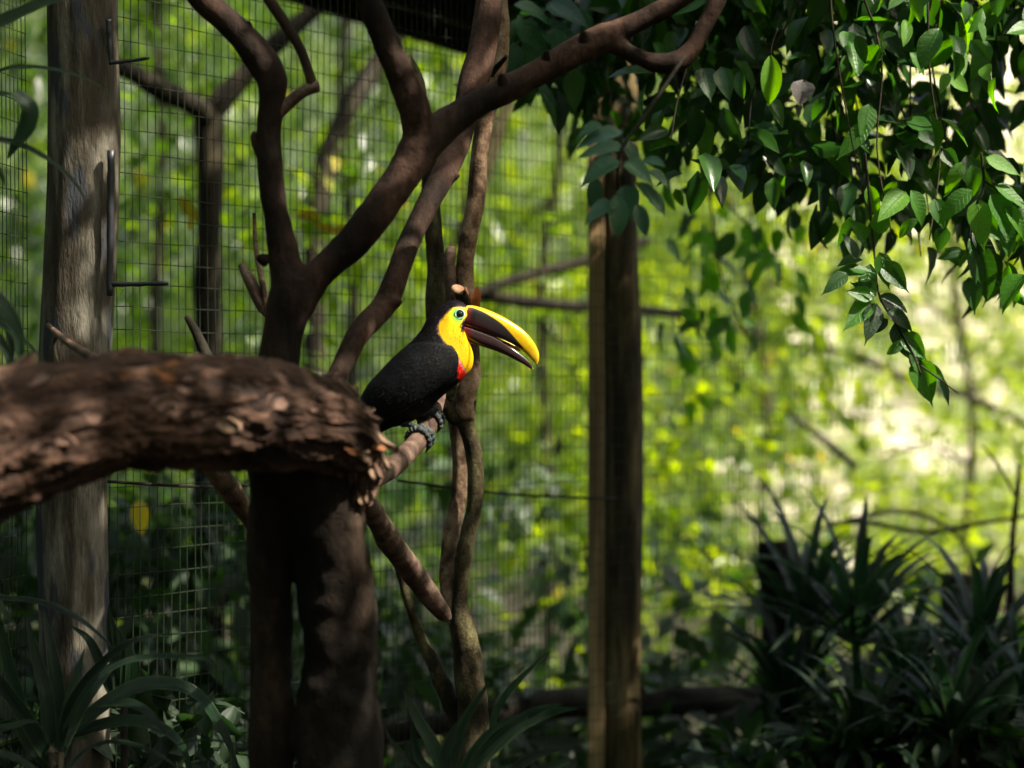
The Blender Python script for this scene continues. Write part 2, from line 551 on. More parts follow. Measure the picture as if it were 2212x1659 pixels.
M['toe'] = bark("blue_grey_scaly_skin", [(0.35, (0.012, 0.018, 0.02)), (0.5, (0.04, 0.058, 0.062)), (0.7, (0.12, 0.155, 0.165))], 190, (1, 1, 1), rough=0.5, bump=1.0, bdist=0.002, spec=0.4)
M['claw'] = plain("dark_claw", (0.02, 0.02, 0.022), 0.3)
t = NT("black_eye"); t.b.inputs["Base Color"].default_value = (0.004, 0.004, 0.005, 1); t.b.inputs["Roughness"].default_value = 0.05
t.b.inputs["Coat Weight"].default_value = 1; M['eye'] = t.m
t = NT("dark_grey_iris"); t.b.inputs["Base Color"].default_value = (0.012, 0.013, 0.015, 1); t.b.inputs["Roughness"].default_value = 0.12
M['iris'] = t.m
t = NT("pale_green_eyelid"); t.l(t.mix(t.noise(300, 3), (0.3, 0.6, 0.4), (0.42, 0.72, 0.55)), t.b.inputs["Base Color"]); t.b.inputs["Roughness"].default_value = 0.5
M['eyelid'] = t.m

# ------------------------------------------------------------------ ground, hillside
def grid(x0, x1, y0, y1, nx, ny, fz):
    xs, ys = np.linspace(x0, x1, nx), np.linspace(y0, y1, ny)
    X, Y = np.meshgrid(xs, ys)
    Z = np.vectorize(fz)(X, Y)
    V = np.stack([X, Y, Z], -1).reshape(-1, 3)
    i = np.arange(ny - 1)[:, None] * nx + np.arange(nx - 1)[None, :]
    Q = np.stack([i, i + 1, i + nx + 1, i + nx], -1).reshape(-1, 4)
    return V, Q
def smooth01(t):
    t = min(max(t, 0.0), 1.0)
    return t * t * (3 - 2 * t)
V, Q = grid(-300, 300, -300, 300, 121, 121, lambda x, y: 0.0)
tag(obj("ground", mesh_np("ground", V, Q, M['soil'])), kind='structure')
def hill_z(x, y):
    rise = smooth01((y - 19) / 30.0) * 17 * (1 - 0.3 * smooth01((x - 2) / 6.0))
    return -0.3 + rise + 0.35 * mnoise.noise(Vector((x * .35, y * .35, 1))) * smooth01((y - 17) / 4)
V, Q = grid(-60, 60, 17, 110, 121, 94, hill_z)
def is_earth(v):
    x, y = v[0], v[1]
    return 1 if (x / max(y, 1) > 0.105 + 0.02 * mnoise.noise(Vector((y * .4, 0, 3))) and x < 9.5) else 0
mi = [is_earth(V[q].mean(axis=0)) for q in Q]
tag(obj("hillside", mesh_np("hillside", V, Q, [M['hill'], M['earth']], mat_idx=mi)), kind='structure')

# ------------------------------------------------------------------ shelter roof overhead
roof = thing("shelter_roof", "dark wooden shelter roof sloping down to the right behind the bare branches", "roof", (-2.0, 7.6, 3.3))
EX, EZ = 0.27, 2.52          # right eave
SL = 0.302     # slope
ang = math.atan(SL)
from mathutils import Matrix
rotm = Matrix.Rotation(ang, 3, 'Y')
for k in range(30):
    s = (k + 0.5) * 0.15 + 0.0
    cx, cz = EX - s * math.cos(ang), EZ + s * math.sin(ang) + 0.13
    m_ = box_mesh("roof_board", (cx, 6.7, cz + 0.012 * (k % 2)), (0.155, 2.0, 0.024), M['roof'], rotm)
    obj("roof_board", m_, roof)
for k, yy in enumerate((7.62, 7.0, 6.4, 5.8)):
    s0, s1 = -0.02, 4.6
    sc_ = (s0 + s1) / 2
    m_ = box_mesh("rafter", (EX - sc_ * math.cos(ang), yy, EZ + sc_ * math.sin(ang) + 0.055), (s1 - s0, 0.07, 0.12), M['roof'], rotm, 0.006)
    obj("rafter", m_, roof)
    if k == 0:
        pass

# ------------------------------------------------------------------ wire fence
FY0 = 6.0
VP = 3687.0
def fence_pt(xpic):
    xp = xpic - 1106.0
    Y = FY0 / (1 - xp / VP)
    return np.array([xp / F * Y, Y, 0.0])
A = fence_pt(200); Bp = fence_pt(2500)
dirf = (Bp - A) / np.linalg.norm(Bp - A)
CORNER = A.copy()
fence = thing("wire_fence", "dark welded wire mesh fence running from the grey post back to the right", "fence", A)
def wire_panel(p0, d, length, zt, sv, sh, r, seed):
    rg = np.random.default_rng(seed)
    parts = []
    n_v = int(length / sv)
    nrm = np.array([-d[1], d[0], 0])
    for i in range(n_v + 1):
        s = i * sv + rg.normal(0, 0.0012)
        b = p0 + d * s
        zs = np.linspace(0.0, zt, 9)
        pts = np.array([np.append(b + nrm * 0.004 * math.sin(z * 3 + i * .07) + d * rg.normal(0, 0.0008) + np.array([0, 0, z]), r) for z in zs])
        parts.append(tube(pts, 9, 4, 0, cap=False))
    n_h = int(zt / sh)
    for j in range(1, n_h + 1):
        z = j * sh + rg.normal(0, 0.0015)
        m = max(int(length / 0.12), 4)
        pts = np.array([np.append(p0 + d * s + nrm * (0.004 * math.sin(z * 3 + s / sv * .07) + r * 2.1) + np.array([0, 0, z + rg.normal(0, 0.0012)]), r) for s in np.linspace(0, length, m)])
        parts.append(tube(pts, m, 4, 0, cap=False))
    return merge(parts)
V, Fc = wire_panel(A, dirf, 5.2, 3.15, 0.0225, 0.045, 0.00095, 3)
tag(obj("wire_mesh", mesh_np("wire_mesh", V, Fc, M['wire']), fence), kind='stuff')
# taut line wire part-way up
for (x0, y0, x1, y1) in ((860, 1038, 1330, 1078), (230, 1040, 640, 1042)):
    a0, a1 = fence_pt(x0), fence_pt(x1)
    pa, pb = P(x0, y0, a0[1] - 0.02), P(x1, y1, a1[1] - 0.02)
    V, Fc = tube(np.array([np.append(pa, 0.0035), np.append((pa + pb) / 2 - np.array([0, 0, 0.01]), 0.0035), np.append(pb, 0.0035)]), 20, 6, 0)
    obj("line_wire", mesh_np("line_wire", V, Fc, M['rail']), fence)
# left return panel
dl = np.array([0.16, 1.0, 0]); dl /= np.linalg.norm(dl)
A2 = CORNER + np.array([-0.13, 0.0, 0]) - dl * 1.9
fence2 = thing("wire_fence", "short wire mesh panel at the left edge beside the grey post", "fence", A2)
V, Fc = wire_panel(A2, dl, 1.9, 3.15, 0.0225, 0.045, 0.00095, 4)
tag(obj("wire_mesh", mesh_np("wire_mesh", V, Fc, M['wire']), fence2), kind='stuff')

# ------------------------------------------------------------------ posts
def lathe_post(c, r0, r1, z1, seed, dents):
    n, seg = 90, 40
    zs = np.linspace(-0.1, z1, n)
    a = np.linspace(0, 2 * np.pi, seg, endpoint=False)
    V = np.zeros((n, seg, 3))
    for i, z in enumerate(zs):
        f = i / (n - 1)
        r = r0 * (1 - f) + r1 * f
        ox, oy = 0.009 * math.sin(z * 2.4 + seed) + 0.004 * math.sin(z * 6.1 + seed), 0.006 * math.cos(z * 1.7 + seed)
        for j, t_ in enumerate(a):
            q = Vector((math.cos(t_) * 1.2, math.sin(t_) * 1.2, z * 1.1 + seed))
            d = mnoise.noise(q) * 0.08 + mnoise.noise(q * 3.1) * 0.06 + mnoise.noise(q * 8) * 0.02 + mnoise.noise(Vector((math.cos(t_) * 6, math.sin(t_) * 6, z * .8))) * dents
            V[i, j] = (c[0] + ox + math.cos(t_) * r * (1 + d), c[1] + oy + math.sin(t_) * r * (1 + d), z)
    V = V.reshape(-1, 3)
    i = np.arange(n - 1)[:, None] * seg; j = np.arange(seg)[None, :]; j2 = (j + 1) % seg
    Q = np.stack([i + j, i + j2, i + seg + j2, i + seg + j], -1).reshape(-1, 4)
    V = np.vstack([V, [c[0], c[1], z1]])
    T_ = np.stack([np.full(seg, len(V) - 1), (n - 1) * seg + np.arange(seg), (n - 1) * seg + (np.arange(seg) + 1) % seg], -1)
    return V, [Q, T_]
YL = A[1] - 0.02
cpl = P(168, 829, YL)
rl = px(77, YL)
post1 = thing("fence_post", "thick weathered grey round post with black iron pegs", "post", (cpl[0], cpl[1], 0))
V, Fc = lathe_post(cpl, rl * 0.98, rl, 3.2, 2.0, 0.04)
obj("shaft", mesh_np("shaft", V, Fc, M['post']), post1)
def rod(x0, y0, x1, y1, Y0_, Y1_, r, name, seed=0):
    V, Fc = tube(D((x0, y0, Y0_, r), ((x0 + x1) / 2, (y0 + y1) / 2 + 1, (Y0_ + Y1_) / 2, r * .9), (x1, y1, Y1_, r * .8)), 16, 8, 0.35, 60, seed)
    obj(name, mesh_np(name, V, Fc, M['iron']), post1)
YR = YL - 0.06
rod(235, 42, 240, 140, YR, YR, 7, "iron_strap", 1)
rod(238, 136, 322, 125, YR, YR - 0.02, 4.5, "iron_peg", 2)
rod(240, 325, 237, 640, YR, YR, 8.5, "iron_strap", 3)
rod(236, 613, 363, 612, YR, YR - 0.02, 5.5, "iron_peg", 4)

c2 = fence_pt(1330)
Y2 = c2[1] + 0.12
cp2 = P(1340, 829, Y2)
post2 = thing("shelter_post", "tall brown round post with a tan batten on its left side", "post", (cp2[0], cp2[1], 0))
V, Fc = lathe_post(cp2, px(45, Y2), px(42, Y2), EZ + 0.02, 5.0, 0.06)
obj("shaft", mesh_np("shaft", V, Fc, M['post_brown']), post2)
cb = P(1288, 829, Y2 - 0.03)
m_ = box_mesh("batten", (cb[0], cb[1], 1.18), (px(36, Y2), 0.035, 2.4), M['batten'], None, 0.004)
obj("batten", m_, post2)

# ------------------------------------------------------------------ horizontal rail and dark limb behind
rail = thing("log_rail", "dark horizontal log rail low behind the mesh and the brown post", "rail", P(1100, 1530, 6.9))
def tubeobj(name, pts, mat, parent, n=50, seg=16, rough=0.1, nscale=12, seed=0.0, **kw):
    V, Fc = tube(pts, n, seg, rough, nscale, seed, **kw)
    return obj(name, mesh_np(name, V, Fc, mat), parent)
tubeobj("rail_log", D((560, 1600, 6.6, 24), (700, 1592, 6.7, 25), (830, 1580, 6.75, 26), (960, 1562, 6.8, 27), (1100, 1532, 6.9, 33), (1260, 1517, 7.0, 33), (1480, 1515, 7.2, 32), (1700, 1512, 7.4, 30), (2000, 1500, 7.6, 24), (2400, 1480, 7.9, 24)), M['rail'], rail, 120)
tubeobj("prop", D((1480, 1680, 6.9, 20), (1530, 1590, 7.0, 20), (1600, 1545, 7.1, 22), (1680, 1510, 7.3, 20)), M['rail'], rail)
obj("prop", mesh_np("prop", *tube(np.array([[*(P(1480, 1680, 6.9)), px(20, 6.9)], [*(P(1465, 1760, 6.9)), px(20, 6.9)], [P(1450, 0, 6.9)[0], 6.9, -0.1, px(24, 6.9)]]), 20, 14, 0.1), M['rail']), rail)

# ------------------------------------------------------------------ fallen log and stump in the foreground
lg = thing("leaning_log", "thick flaking bark log arching across the left foreground", "log", P(300, 900, 3.6))
lp = catmull(D((-420, 1180, 3.35, 150), (-200, 1040, 3.42, 156), (0, 958, 3.5, 152), (200, 900, 3.58, 128), (400, 886, 3.66, 122), (560, 895, 3.76, 118), (640, 906, 3.82, 110), (700, 924, 3.87, 98), (748, 955, 3.92, 78), (776, 992, 3.95, 54), (776, 1040, 3.96, 42), (760, 1085, 3.97, 22)), 520)
n, seg = 520, 180
path, rad = lp[:, :3], np.maximum(lp[:, 3], 0.004)
T_, N_, B_ = frames(path)
aa = np.linspace(0, 2 * np.pi, seg, endpoint=False)
Vl = np.zeros((n, seg, 3)); ridge = np.zeros((n, seg))
for i in range(n):
    s = i / n * 1.3
    for j, t_ in enumerate(aa):
        ca, sa = math.cos(t_), math.sin(t_)
        q = Vector((s * 7 + 1.5 * mnoise.noise(Vector((s * 6, ca, sa))), ca * 2.6, sa * 2.6))
        r1_ = 1 - abs(mnoise.noise(q)) * 2.4
        q2 = Vector((s * 12, ca * 5.2, sa * 5.2)) + Vector((0, 1, 1)) * mnoise.noise(q * 1.7) * 1.6
        r2_ = 1 - abs(mnoise.noise(q2)) * 2.4
        r3_ = mnoise.noise(Vector((s * 60, ca * 20, sa * 20)))
        st_ = math.floor((mnoise.noise(Vector((s * 9, ca * 3.2, sa * 3.2 + 9))) + 1) * 4.0) / 4.0 - 1   # broken plates
        h = 0.055 * r1_ + 0.05 * r2_ + 0.02 * r3_ + 0.12 * st_ - 0.04
        ridge[i, j] = min(max(0.38 + 0.3 * r2_ * 0.6 + 0.18 * r1_ + 0.35 * st_ + 0.15 * r3_, 0), 1)
        Vl[i, j] = path[i] + (ca * N_[i] + sa * B_[i]) * rad[i] * (1 + h)
V = Vl.reshape(-1, 3)
i = np.arange(n - 1)[:, None] * seg; j = np.arange(seg)[None, :]; j2 = (j + 1) % seg
Q = np.stack([i + j, i + j2, i + seg + j2, i + seg + j], -1).reshape(-1, 4)
V = np.vstack([V, path[-1]])
Tt = np.stack([np.full(seg, len(V) - 1), (n - 1) * seg + np.arange(seg), (n - 1) * seg + (np.arange(seg) + 1) % seg], -1)
obj("trunk", mesh_np("log_trunk", V, [Q, Tt], M['log'], attrs={"ridge": np.append(ridge.ravel(), 0.5)}), lg)

# bark chips standing proud
def chip_mesh(L, W, Th, seed):
    rg = np.random.default_rng(seed)
    k = 9
    ang_ = np.linspace(0, 2 * np.pi, k, endpoint=False)
    rr = 1 + rg.normal(0, 0.22, k)
    out = np.stack([np.cos(ang_) * L / 2 * rr, np.sin(ang_) * W / 2 * rr], -1)
    top = np.column_stack([out * 0.82, np.full(k, Th) * (1 + rg.normal(0, 0.3, k))])
    bot = np.column_stack([out, np.full(k, -Th * 0.8)])
    V = np.vstack([top, bot, [[0, 0, Th * 1.25]]])
    Q = np.array([[a, a + k, (a + 1) % k + k, (a + 1) % k] for a in range(k)])
    T3 = np.array([[2 * k, a, (a + 1) % k] for a in range(k)])
    return V, [Q[:, ::-1], T3]
chip_meshes = {}
for key in ('chip_brown', 'chip_tan', 'chip_orange'):
    chip_meshes[key] = [mesh_np("bark_flake", *chip_mesh(1, 0.42, 0.07, q), M[key], smooth=False) for q in range(4)]
rg = np.random.default_rng(21)
lg_loc = np.array(lg.location)
for q in range(150):
    f = rg.uniform(0.28, 0.985) if q < 100 else rg.uniform(0.84, 0.985)
    i_ = int(f * (n - 1))
    # only the side that faces the camera and the top
    j_ = rg.integers(0, seg)
    dvec = N_[i_] * math.cos(aa[j_]) + B_[i_] * math.sin(aa[j_])
    if dvec[1] > 0.35 or (dvec[2] < -0.5):
        continue
    p_ = Vl[i_, j_]
    size = rg.uniform(0.022, 0.06)
    key = rg.choice(['chip_brown', 'chip_tan', 'chip_orange'], p=[0.74, 0.22, 0.04] if f < 0.84 else [0.45, 0.52, 0.03])
    o = bpy.data.objects.new("bark_flake", chip_meshes[key][rg.integers(0, 4)])
    z_ = Vector(dvec); x_ = Vector(T_[i_]) + Vector(rg.normal(0, 0.25, 3)) + z_ * rg.uniform(-0.1, 0.45 if f > 0.84 else 0.15)
    x_.normalize(); y_ = z_.cross(x_).normalized(); z2 = x_.cross(y_)
    mt = Matrix((x_, y_, z2)).transposed()
    o.rotation_euler = mt.to_euler()
    o.scale = (size, size * rg.uniform(0.7, 1.2), size * rg.uniform(0.7, 1.6))
    o.location = Vector(p_ - lg_loc)
    link(o, lg)

st = thing("tree_stump", "dark double stemmed stump under the right end of the flaking log", "stump", (P(720, 900, 4.0)[0], 4.0, 0))
s_main = D((700, 960, 3.97, 88), (705, 1060, 3.98, 84), (714, 1180, 3.99, 82), (738, 1380, 4.0, 80), (738, 1480, 4.0, 80), (736, 1659, 4.0, 94))
s_main = np.vstack([s_main, ground_end(s_main[-1], r=px(120, 4.0), dx=0.02)])
s_left = D((600, 960, 3.98, 62), (588, 1100, 4.0, 52), (586, 1300, 4.02, 49), (590, 1400, 4.03, 41), (590, 1480, 4.03, 41), (585, 1659, 4.03, 48))
s_left = np.vstack([s_left, ground_end(s_left[-1], r=px(70, 4.0), dx=-0.03)])
me_ = remesh("stump_trunk", [tube(s_main, 160, 60, 0.22, 9, 3.0, fine=0.13, fscale=38), tube(s_left, 160, 46, 0.22, 9, 8.0, fine=0.13, fscale=38),
      tube(D((560, 985, 3.97, 60), (660, 1020, 3.97, 75), (730, 1040, 3.97, 60)), 20, 20, 0.1)], 0.0065, M['stump_bark'], 1)
obj("trunk", me_, st)
# perch branch, reaching from the stump towards the bird
def Zp(zx, zy, Y):           # coordinates measured on the enlarged crop of the bird
    return P((800 + zx / 3.687) * 0.92167, (650 + zy / 3.687) * 0.92167, Y)
ZS = 0.92167 / 3.687
def ZD(*pts):
    return np.array([np.append(Zp(x, y, Y), r * ZS * Y / F) for x, y, Y, r in pts])
perch = ZD((60, 1900, 4.12, 95), (240, 1760, 4.35, 92), (440, 1640, 4.5, 90), (565, 1520, 4.6, 87), (668, 1410, 4.67, 84), (745, 1290, 4.72, 79), (795, 1170, 4.76, 74), (830, 1040, 4.8, 68), (850, 900, 4.84, 62), (862, 780, 4.88, 56))
tubeobj("perch_branch", perch, M['perch_bark'], st, 110, 28, 0.07, 14, 4.0, fine=0.03, fscale=80)
tubeobj("broken_branch", D((775, 1060, 4.1, 24), (812, 1118, 4.3, 24), (850, 1180, 4.45, 27), (890, 1235, 4.6, 26), (930, 1290, 4.68, 24), (958, 1326, 4.72, 17), (972, 1338, 4.73, 5)), M['perch_bark'], st, 60, 20, 0.14, 14, 6.0, fine=0.06)

# ------------------------------------------------------------------ bare dark tree
dt = thing("bare_tree", "dark reddish bare tree forking upwards behind the flaking log", "tree", (P(600, 829, 4.25)[0], 4.25, 0))
Yt = 4.22
base = D((584, 1000, Yt, 42), (592, 900, Yt, 46), (600, 800, Yt, 47), (612, 720, Yt, 45), (628, 650, Yt, 50), (640, 600, Yt, 44))
gb = ground_end(base[0], r=px(50, Yt))
limbL = D((632, 640, Yt, 48), (618, 570, Yt, 34), (598, 470, Yt, 29), (584, 380, Yt, 27), (580, 290, Yt, 28), (587, 215, Yt, 30), (584, 165, Yt, 33), (545, 105, Yt, 33), (500, 55, Yt, 30), (440, 0, Yt, 31), (380, -70, Yt, 30), (300, -160, Yt, 26))
limbR = D((640, 650, Yt, 46), (690, 590, Yt, 33), (760, 525, Yt, 35), (820, 450, Yt, 37), (875, 370, Yt + .02, 38), (915, 310, Yt + .03, 45), (960, 272, Yt + .05, 36), (1030, 225, Yt + .06, 30), (1120, 180, Yt + .07, 31), (1210, 130, Yt + .08, 30), (1300, 85, Yt + .1, 33), (1370, 50, Yt + .1, 23), (1450, 10, Yt + .1, 20), (1530, -40, Yt + .12, 18))
limbU = D((915, 320, Yt + .03, 42), (905, 270, Yt + .02, 38), (890, 220, Yt, 34), (860, 150, Yt - .02, 31), (830, 80, Yt - .03, 29), (796, 0, Yt - .04, 27), (760, -90, Yt - .05, 25))
limbS = D((1310, 85, Yt + .1, 26), (1355, 112, Yt + .1, 19), (1400, 132, Yt + .1, 20), (1450, 137, Yt + .1, 23), (1490, 112, Yt + .1, 20), (1520, 60, Yt + .1, 18), (1548, 5, Yt + .1, 18), (1580, -70, Yt + .1, 17))
me_ = remesh("bare_tree_trunk", [tube(np.vstack([gb, base]), 70, 26, 0.08, 12, 1.0), tube(limbL, 130, 26, 0.17, 11, 2.0, fine=0.08, fscale=50), tube(limbR, 170, 26, 0.17, 11, 3.0, fine=0.08, fscale=50), tube(limbU, 90, 26, 0.17, 11, 4.0, fine=0.08, fscale=50), tube(limbS, 80, 24, 0.17, 11, 5.0, fine=0.08, fscale=50)], 0.005, M['red_bark'], 5)
obj("trunk", me_, dt)
tubeobj("branch", D((600, 245, Yt, 14), (625, 222, Yt, 13), (655, 198, Yt, 12), (684, 186, Yt, 13), (690, 184, Yt, 7)), M['perch_bark'], dt, 24, 14, 0.15)
tubeobj("branch", D((676, 192, Yt, 12), (668, 160, Yt, 11), (648, 105, Yt, 11), (615, 50, Yt, 12), (585, 5, Yt, 13), (545, -60, Yt, 13)), M['red_bark'], dt, 30, 14, 0.12)
tubeobj("snag", D((565, 345, Yt, 8), (552, 310, Yt, 10), (549, 292, Yt, 8), (551, 284, Yt, 3)), M['red_bark'], dt, 14, 12, 0.2, 30)
for (x, y, dx, dy, r_) in [(566, 560, -16, -8, 9), (742, 520, -10, -16, 9), (868, 205, -12, -10, 8), (1085, 170, -4, -16, 9), (1180, 118, 2, -14, 7), (812, 500, 12, 14, 8), (1262, 78, -2, -16, 9), (530, 60, -12, 8, 8)]:
    tubeobj("knot", D((x - dx * .6, y - dy * .6, Yt, r_ * 1.6), (x, y, Yt - 0.005, r_ * 1.25), (x + dx * .5, y + dy * .5, Yt - 0.01, r_ * .8), (x + dx * .7, y + dy * .7, Yt - 0.01, r_ * .4)), M['red_bark'], dt, 14, 14, 0.25, 40, x * 0.1)
# second leaning limb crossing in front, top right to lower left
lm = thing("leaning_branch", "slender dark red branch slanting down from the pale trunks to the log", "branch", P(850, 600, 4.4))
me_ = remesh("leaning_branch_trunk", [tube(D((1062, -90, 4.78, 28), (1056, 0, 4.76, 29), (1046, 90, 4.74, 31), (1022, 180, 4.7, 33), (1004, 255, 4.66, 28), (985, 320, 4.6, 27), (958, 375, 4.55, 27), (920, 450, 4.5, 25), (880, 530, 4.45, 25), (852, 610, 4.4, 26), (828, 662, 4.38, 27), (775, 720, 4.3, 25), (735, 800, 4.25, 24), (715, 850, 4.2, 24)), 120, 24, 0.1, 14, 7.0),
       tube(D((835, 655, 4.38, 22), (856, 652, 4.37, 14), (866, 646, 4.37, 8)), 12, 14, 0.1),
       tube(D((965, 385, 4.55, 18), (985, 381, 4.54, 9), (995, 377, 4.54, 5)), 12, 12, 0.1)], 0.0045, M['red_bark'], 4)
obj("trunk", me_, lm)

# twigs rising behind the log
tw = thing("dead_twigs_sapling", "two short pale dead stems rising beside the dark tree fork", "sapling", (P(575, 829, 4.5)[0], 4.5, 0))
g0 = D((600, 830, 4.5, 12))[0]
tubeobj("stem", np.vstack([ground_end(g0), D((600, 830, 4.5, 13), (578, 690, 4.5, 15), (556, 640, 4.5, 14), (535, 596, 4.5, 12), (520, 570, 4.5, 7))]), M['perch_bark'], tw, 60, 12, 0.15)
tubeobj("stem", D((582, 700, 4.49, 7), (566, 610, 4.49, 6.5), (553, 540, 4.49, 5), (549, 460, 4.49, 4)), M['pale_bark'], tw, 40, 10, 0.1)
tw2 = thing("broken_stake", "thin dark broken stake poking up behind the log beside the grey post", "stake", (P(430, 829, 5.0)[0], 5.0, 0))
b0 = D((470, 830, 4.95, 14))[0]
tubeobj("stem", np.vstack([ground_end(D((600, 1300, 4.6, 14))[0]), D((600, 1300, 4.6, 14), (560, 1060, 4.75, 14), (505, 900, 4.85, 14), (455, 790, 4.92, 14), (420, 710, 4.95, 10), (404, 684, 4.96, 7))]), M['dark_bark'], tw2, 50, 12, 0.15)
tw3 = thing("fallen_twig", "thin brown twig leaning against the foot of the grey post above the log", "twig", P(150, 740, 4.3))
tubeobj("twig_stem", D((104, 702, 4.4, 5), (122, 720, 4.3, 7), (150, 742, 4.2, 8), (190, 766, 4.1, 10), (260, 800, 3.9, 12)), M['perch_bark'], tw3, 30, 10, 0.25, 40)
tubeobj("side_twig", D((124, 722, 4.3, 4), (118, 750, 4.3, 4), (126, 790, 4.28, 3)), M['dark_bark'], tw3, 14, 8, 0.2, 40)
tw4 = thing("dead_branch", "pale dead branch slanting down behind the stump below the log", "branch", P(490, 1050, 4.3))
tubeobj("branch_stem", D((430, 970, 4.2, 22), (470, 1025, 4.25, 24), (505, 1070, 4.3, 24), (540, 1120, 4.35, 20), (575, 1180, 4.4, 16)), M['pale_bark'], tw4, 30, 14, 0.15)

# ------------------------------------------------------------------ pale bare saplings behind the bird
pt = thing("pale_tree", "pale tan peeling trunk rising behind the toucan's bill", "tree", (P(1030, 829, 4.95)[0], 4.95, 0))
Yp = 4.93
pA = D((1092, -90, Yp, 13), (1083, 0, Yp, 14), (1086, 60, Yp, 15), (1078, 140, Yp, 19), (1062, 200, Yp, 22), (1046, 260, Yp, 20), (1035, 340, Yp, 19), (1028, 430, Yp, 20), (1015, 500, Yp, 20), (1004, 570, Yp, 20), (1003, 640, Yp, 21), (1012, 720, Yp, 20), (1020, 800, Yp, 19), (1006, 860, Yp, 24), (1006, 910, Yp, 20), (1022, 970, Yp, 19), (1028, 1040, Yp, 18), (1024, 1100, Yp, 18), (1010, 1160, Yp, 18), (998, 1230, Yp, 18), (993, 1300, Yp, 18), (996, 1345, Yp, 26), (1008, 1420, Yp, 31), (1018, 1500, Yp, 33), (1024, 1659, Yp, 36))
pA = np.vstack([pA, ground_end(pA[-1], r=px(48, Yp))])
low = pA[13:]
me_ = remesh("pale_lower_trunk", [tube(low, 160, 22, 0.14, 20, 2.0, fine=0.06), tube(D((1000, 850, Yp, 14), (985, 905, Yp, 14), (962, 880, Yp, 14), (950, 855, Yp, 13)), 30, 16, 0.12)], 0.004, M['mossy_bark'], 2)
obj("lower_trunk", me_, pt)
V, Fc = tube(pA[:15], 130, 22, 0.1, 22, 1.0, fine=0.04)
obj("trunk", mesh_np("trunk", V, Fc, M['pale_bark']), pt)
tubeobj("second_stem", D((980, 860, Yp + .05, 22), (990, 950, Yp + .05, 17), (994, 1020, Yp + .05, 17), (988, 1090, Yp + .05, 18), (973, 1170, Yp + .04, 18), (966, 1240, Yp + .03, 17), (970, 1310, Yp + .01, 15), (988, 1360, Yp, 14)), M['pale_bark'], pt, 70, 18, 0.12, 20, fine=0.05)
tubeobj("side_stem", D((873, 120, Yp + .05, 14), (892, 165, Yp + .05, 20), (903, 210, Yp + .05, 20), (915, 280, Yp + .05, 19), (925, 350, Yp + .05, 18), (930, 420, Yp + .05, 18), (937, 500, Yp + .05, 19), (942, 580, Yp + .05, 20), (942, 660, Yp + .05, 22), (950, 760, Yp + .05, 22), (975, 860, Yp + .05, 20)), M['mossy_bark'], pt, 100, 20, 0.1, 22, fine=0.04)
tubeobj("snag", D((978, 690, Yp - .02, 15), (974, 620, Yp - .02, 14), (971, 570, Yp - .02, 14), (974, 545, Yp - .02, 13), (978, 532, Yp - .02, 7)), M['perch_bark'], pt, 30, 18, 0.12, 22)
tubeobj("snag", D((1060, 160, Yp - .03, 8), (1078, 140, Yp - .06, 6), (1094, 122, Yp - .08, 5)), M['mossy_bark'], pt, 14, 12, 0.2, 40)
cutp = D((1012, 690, Yp - .03, 13), (1004, 655, Yp - .04, 14), (994, 628, Yp - .05, 15))
tubeobj("cut_stub", cutp, M['mossy_bark'], pt, 14, 18, 0.05)
# cut face: an oval disc tipped towards us
cc = P(991, 624, Yp - .055)
k = 24; th = np.linspace(0, 2 * np.pi, k, endpoint=False); rr_ = px(15.5, Yp)
dn = np.array([0.3, -0.78, 0.55]); dn /= np.linalg.norm(dn)
ax = np.array([0.95, 0.1, -0.24]); ax -= dn * ax.dot(dn); ax /= np.linalg.norm(ax); ay = np.cross(dn, ax)
ring = cc + rr_ * (np.cos(th)[:, None] * ax + 0.72 * np.sin(th)[:, None] * ay)
ring2 = ring - dn * 0.006
Vc = np.vstack([ring, ring2, [cc]])
Qc = np.array([[a, a + k, (a + 1) % k + k, (a + 1) % k] for a in range(k)]); Tc = np.array([[2 * k, a, (a + 1) % k] for a in range(k)])
obj("cut_face", mesh_np("cut_face", Vc, [Qc, Tc], M['cut'], smooth=False), pt)
tubeobj("bark_strip", D((1005, 622, Yp - .06, 2.5), (1012, 640, Yp - .065, 3), (1018, 662, Yp - .06, 3)), M['chip_orange'], pt, 12, 8, 0.1)
# thin dark stem behind
th_ = thing("slim_dark_sapling", "thin knobbly dark stem leaning left between stump and pale trunk", "sapling", P(990, 1560, 5.0))
tubeobj("stem", D((850, 1190, 4.95, 8), (868, 1250, 4.96, 10), (888, 1320, 4.97, 11), (915, 1390, 4.98, 13), (940, 1440, 4.98, 16), (965, 1500, 4.97, 20), (1000, 1560, 4.96, 22)), M['mossy_bark'], th_, 60, 14, 0.25, 35, 3.0)

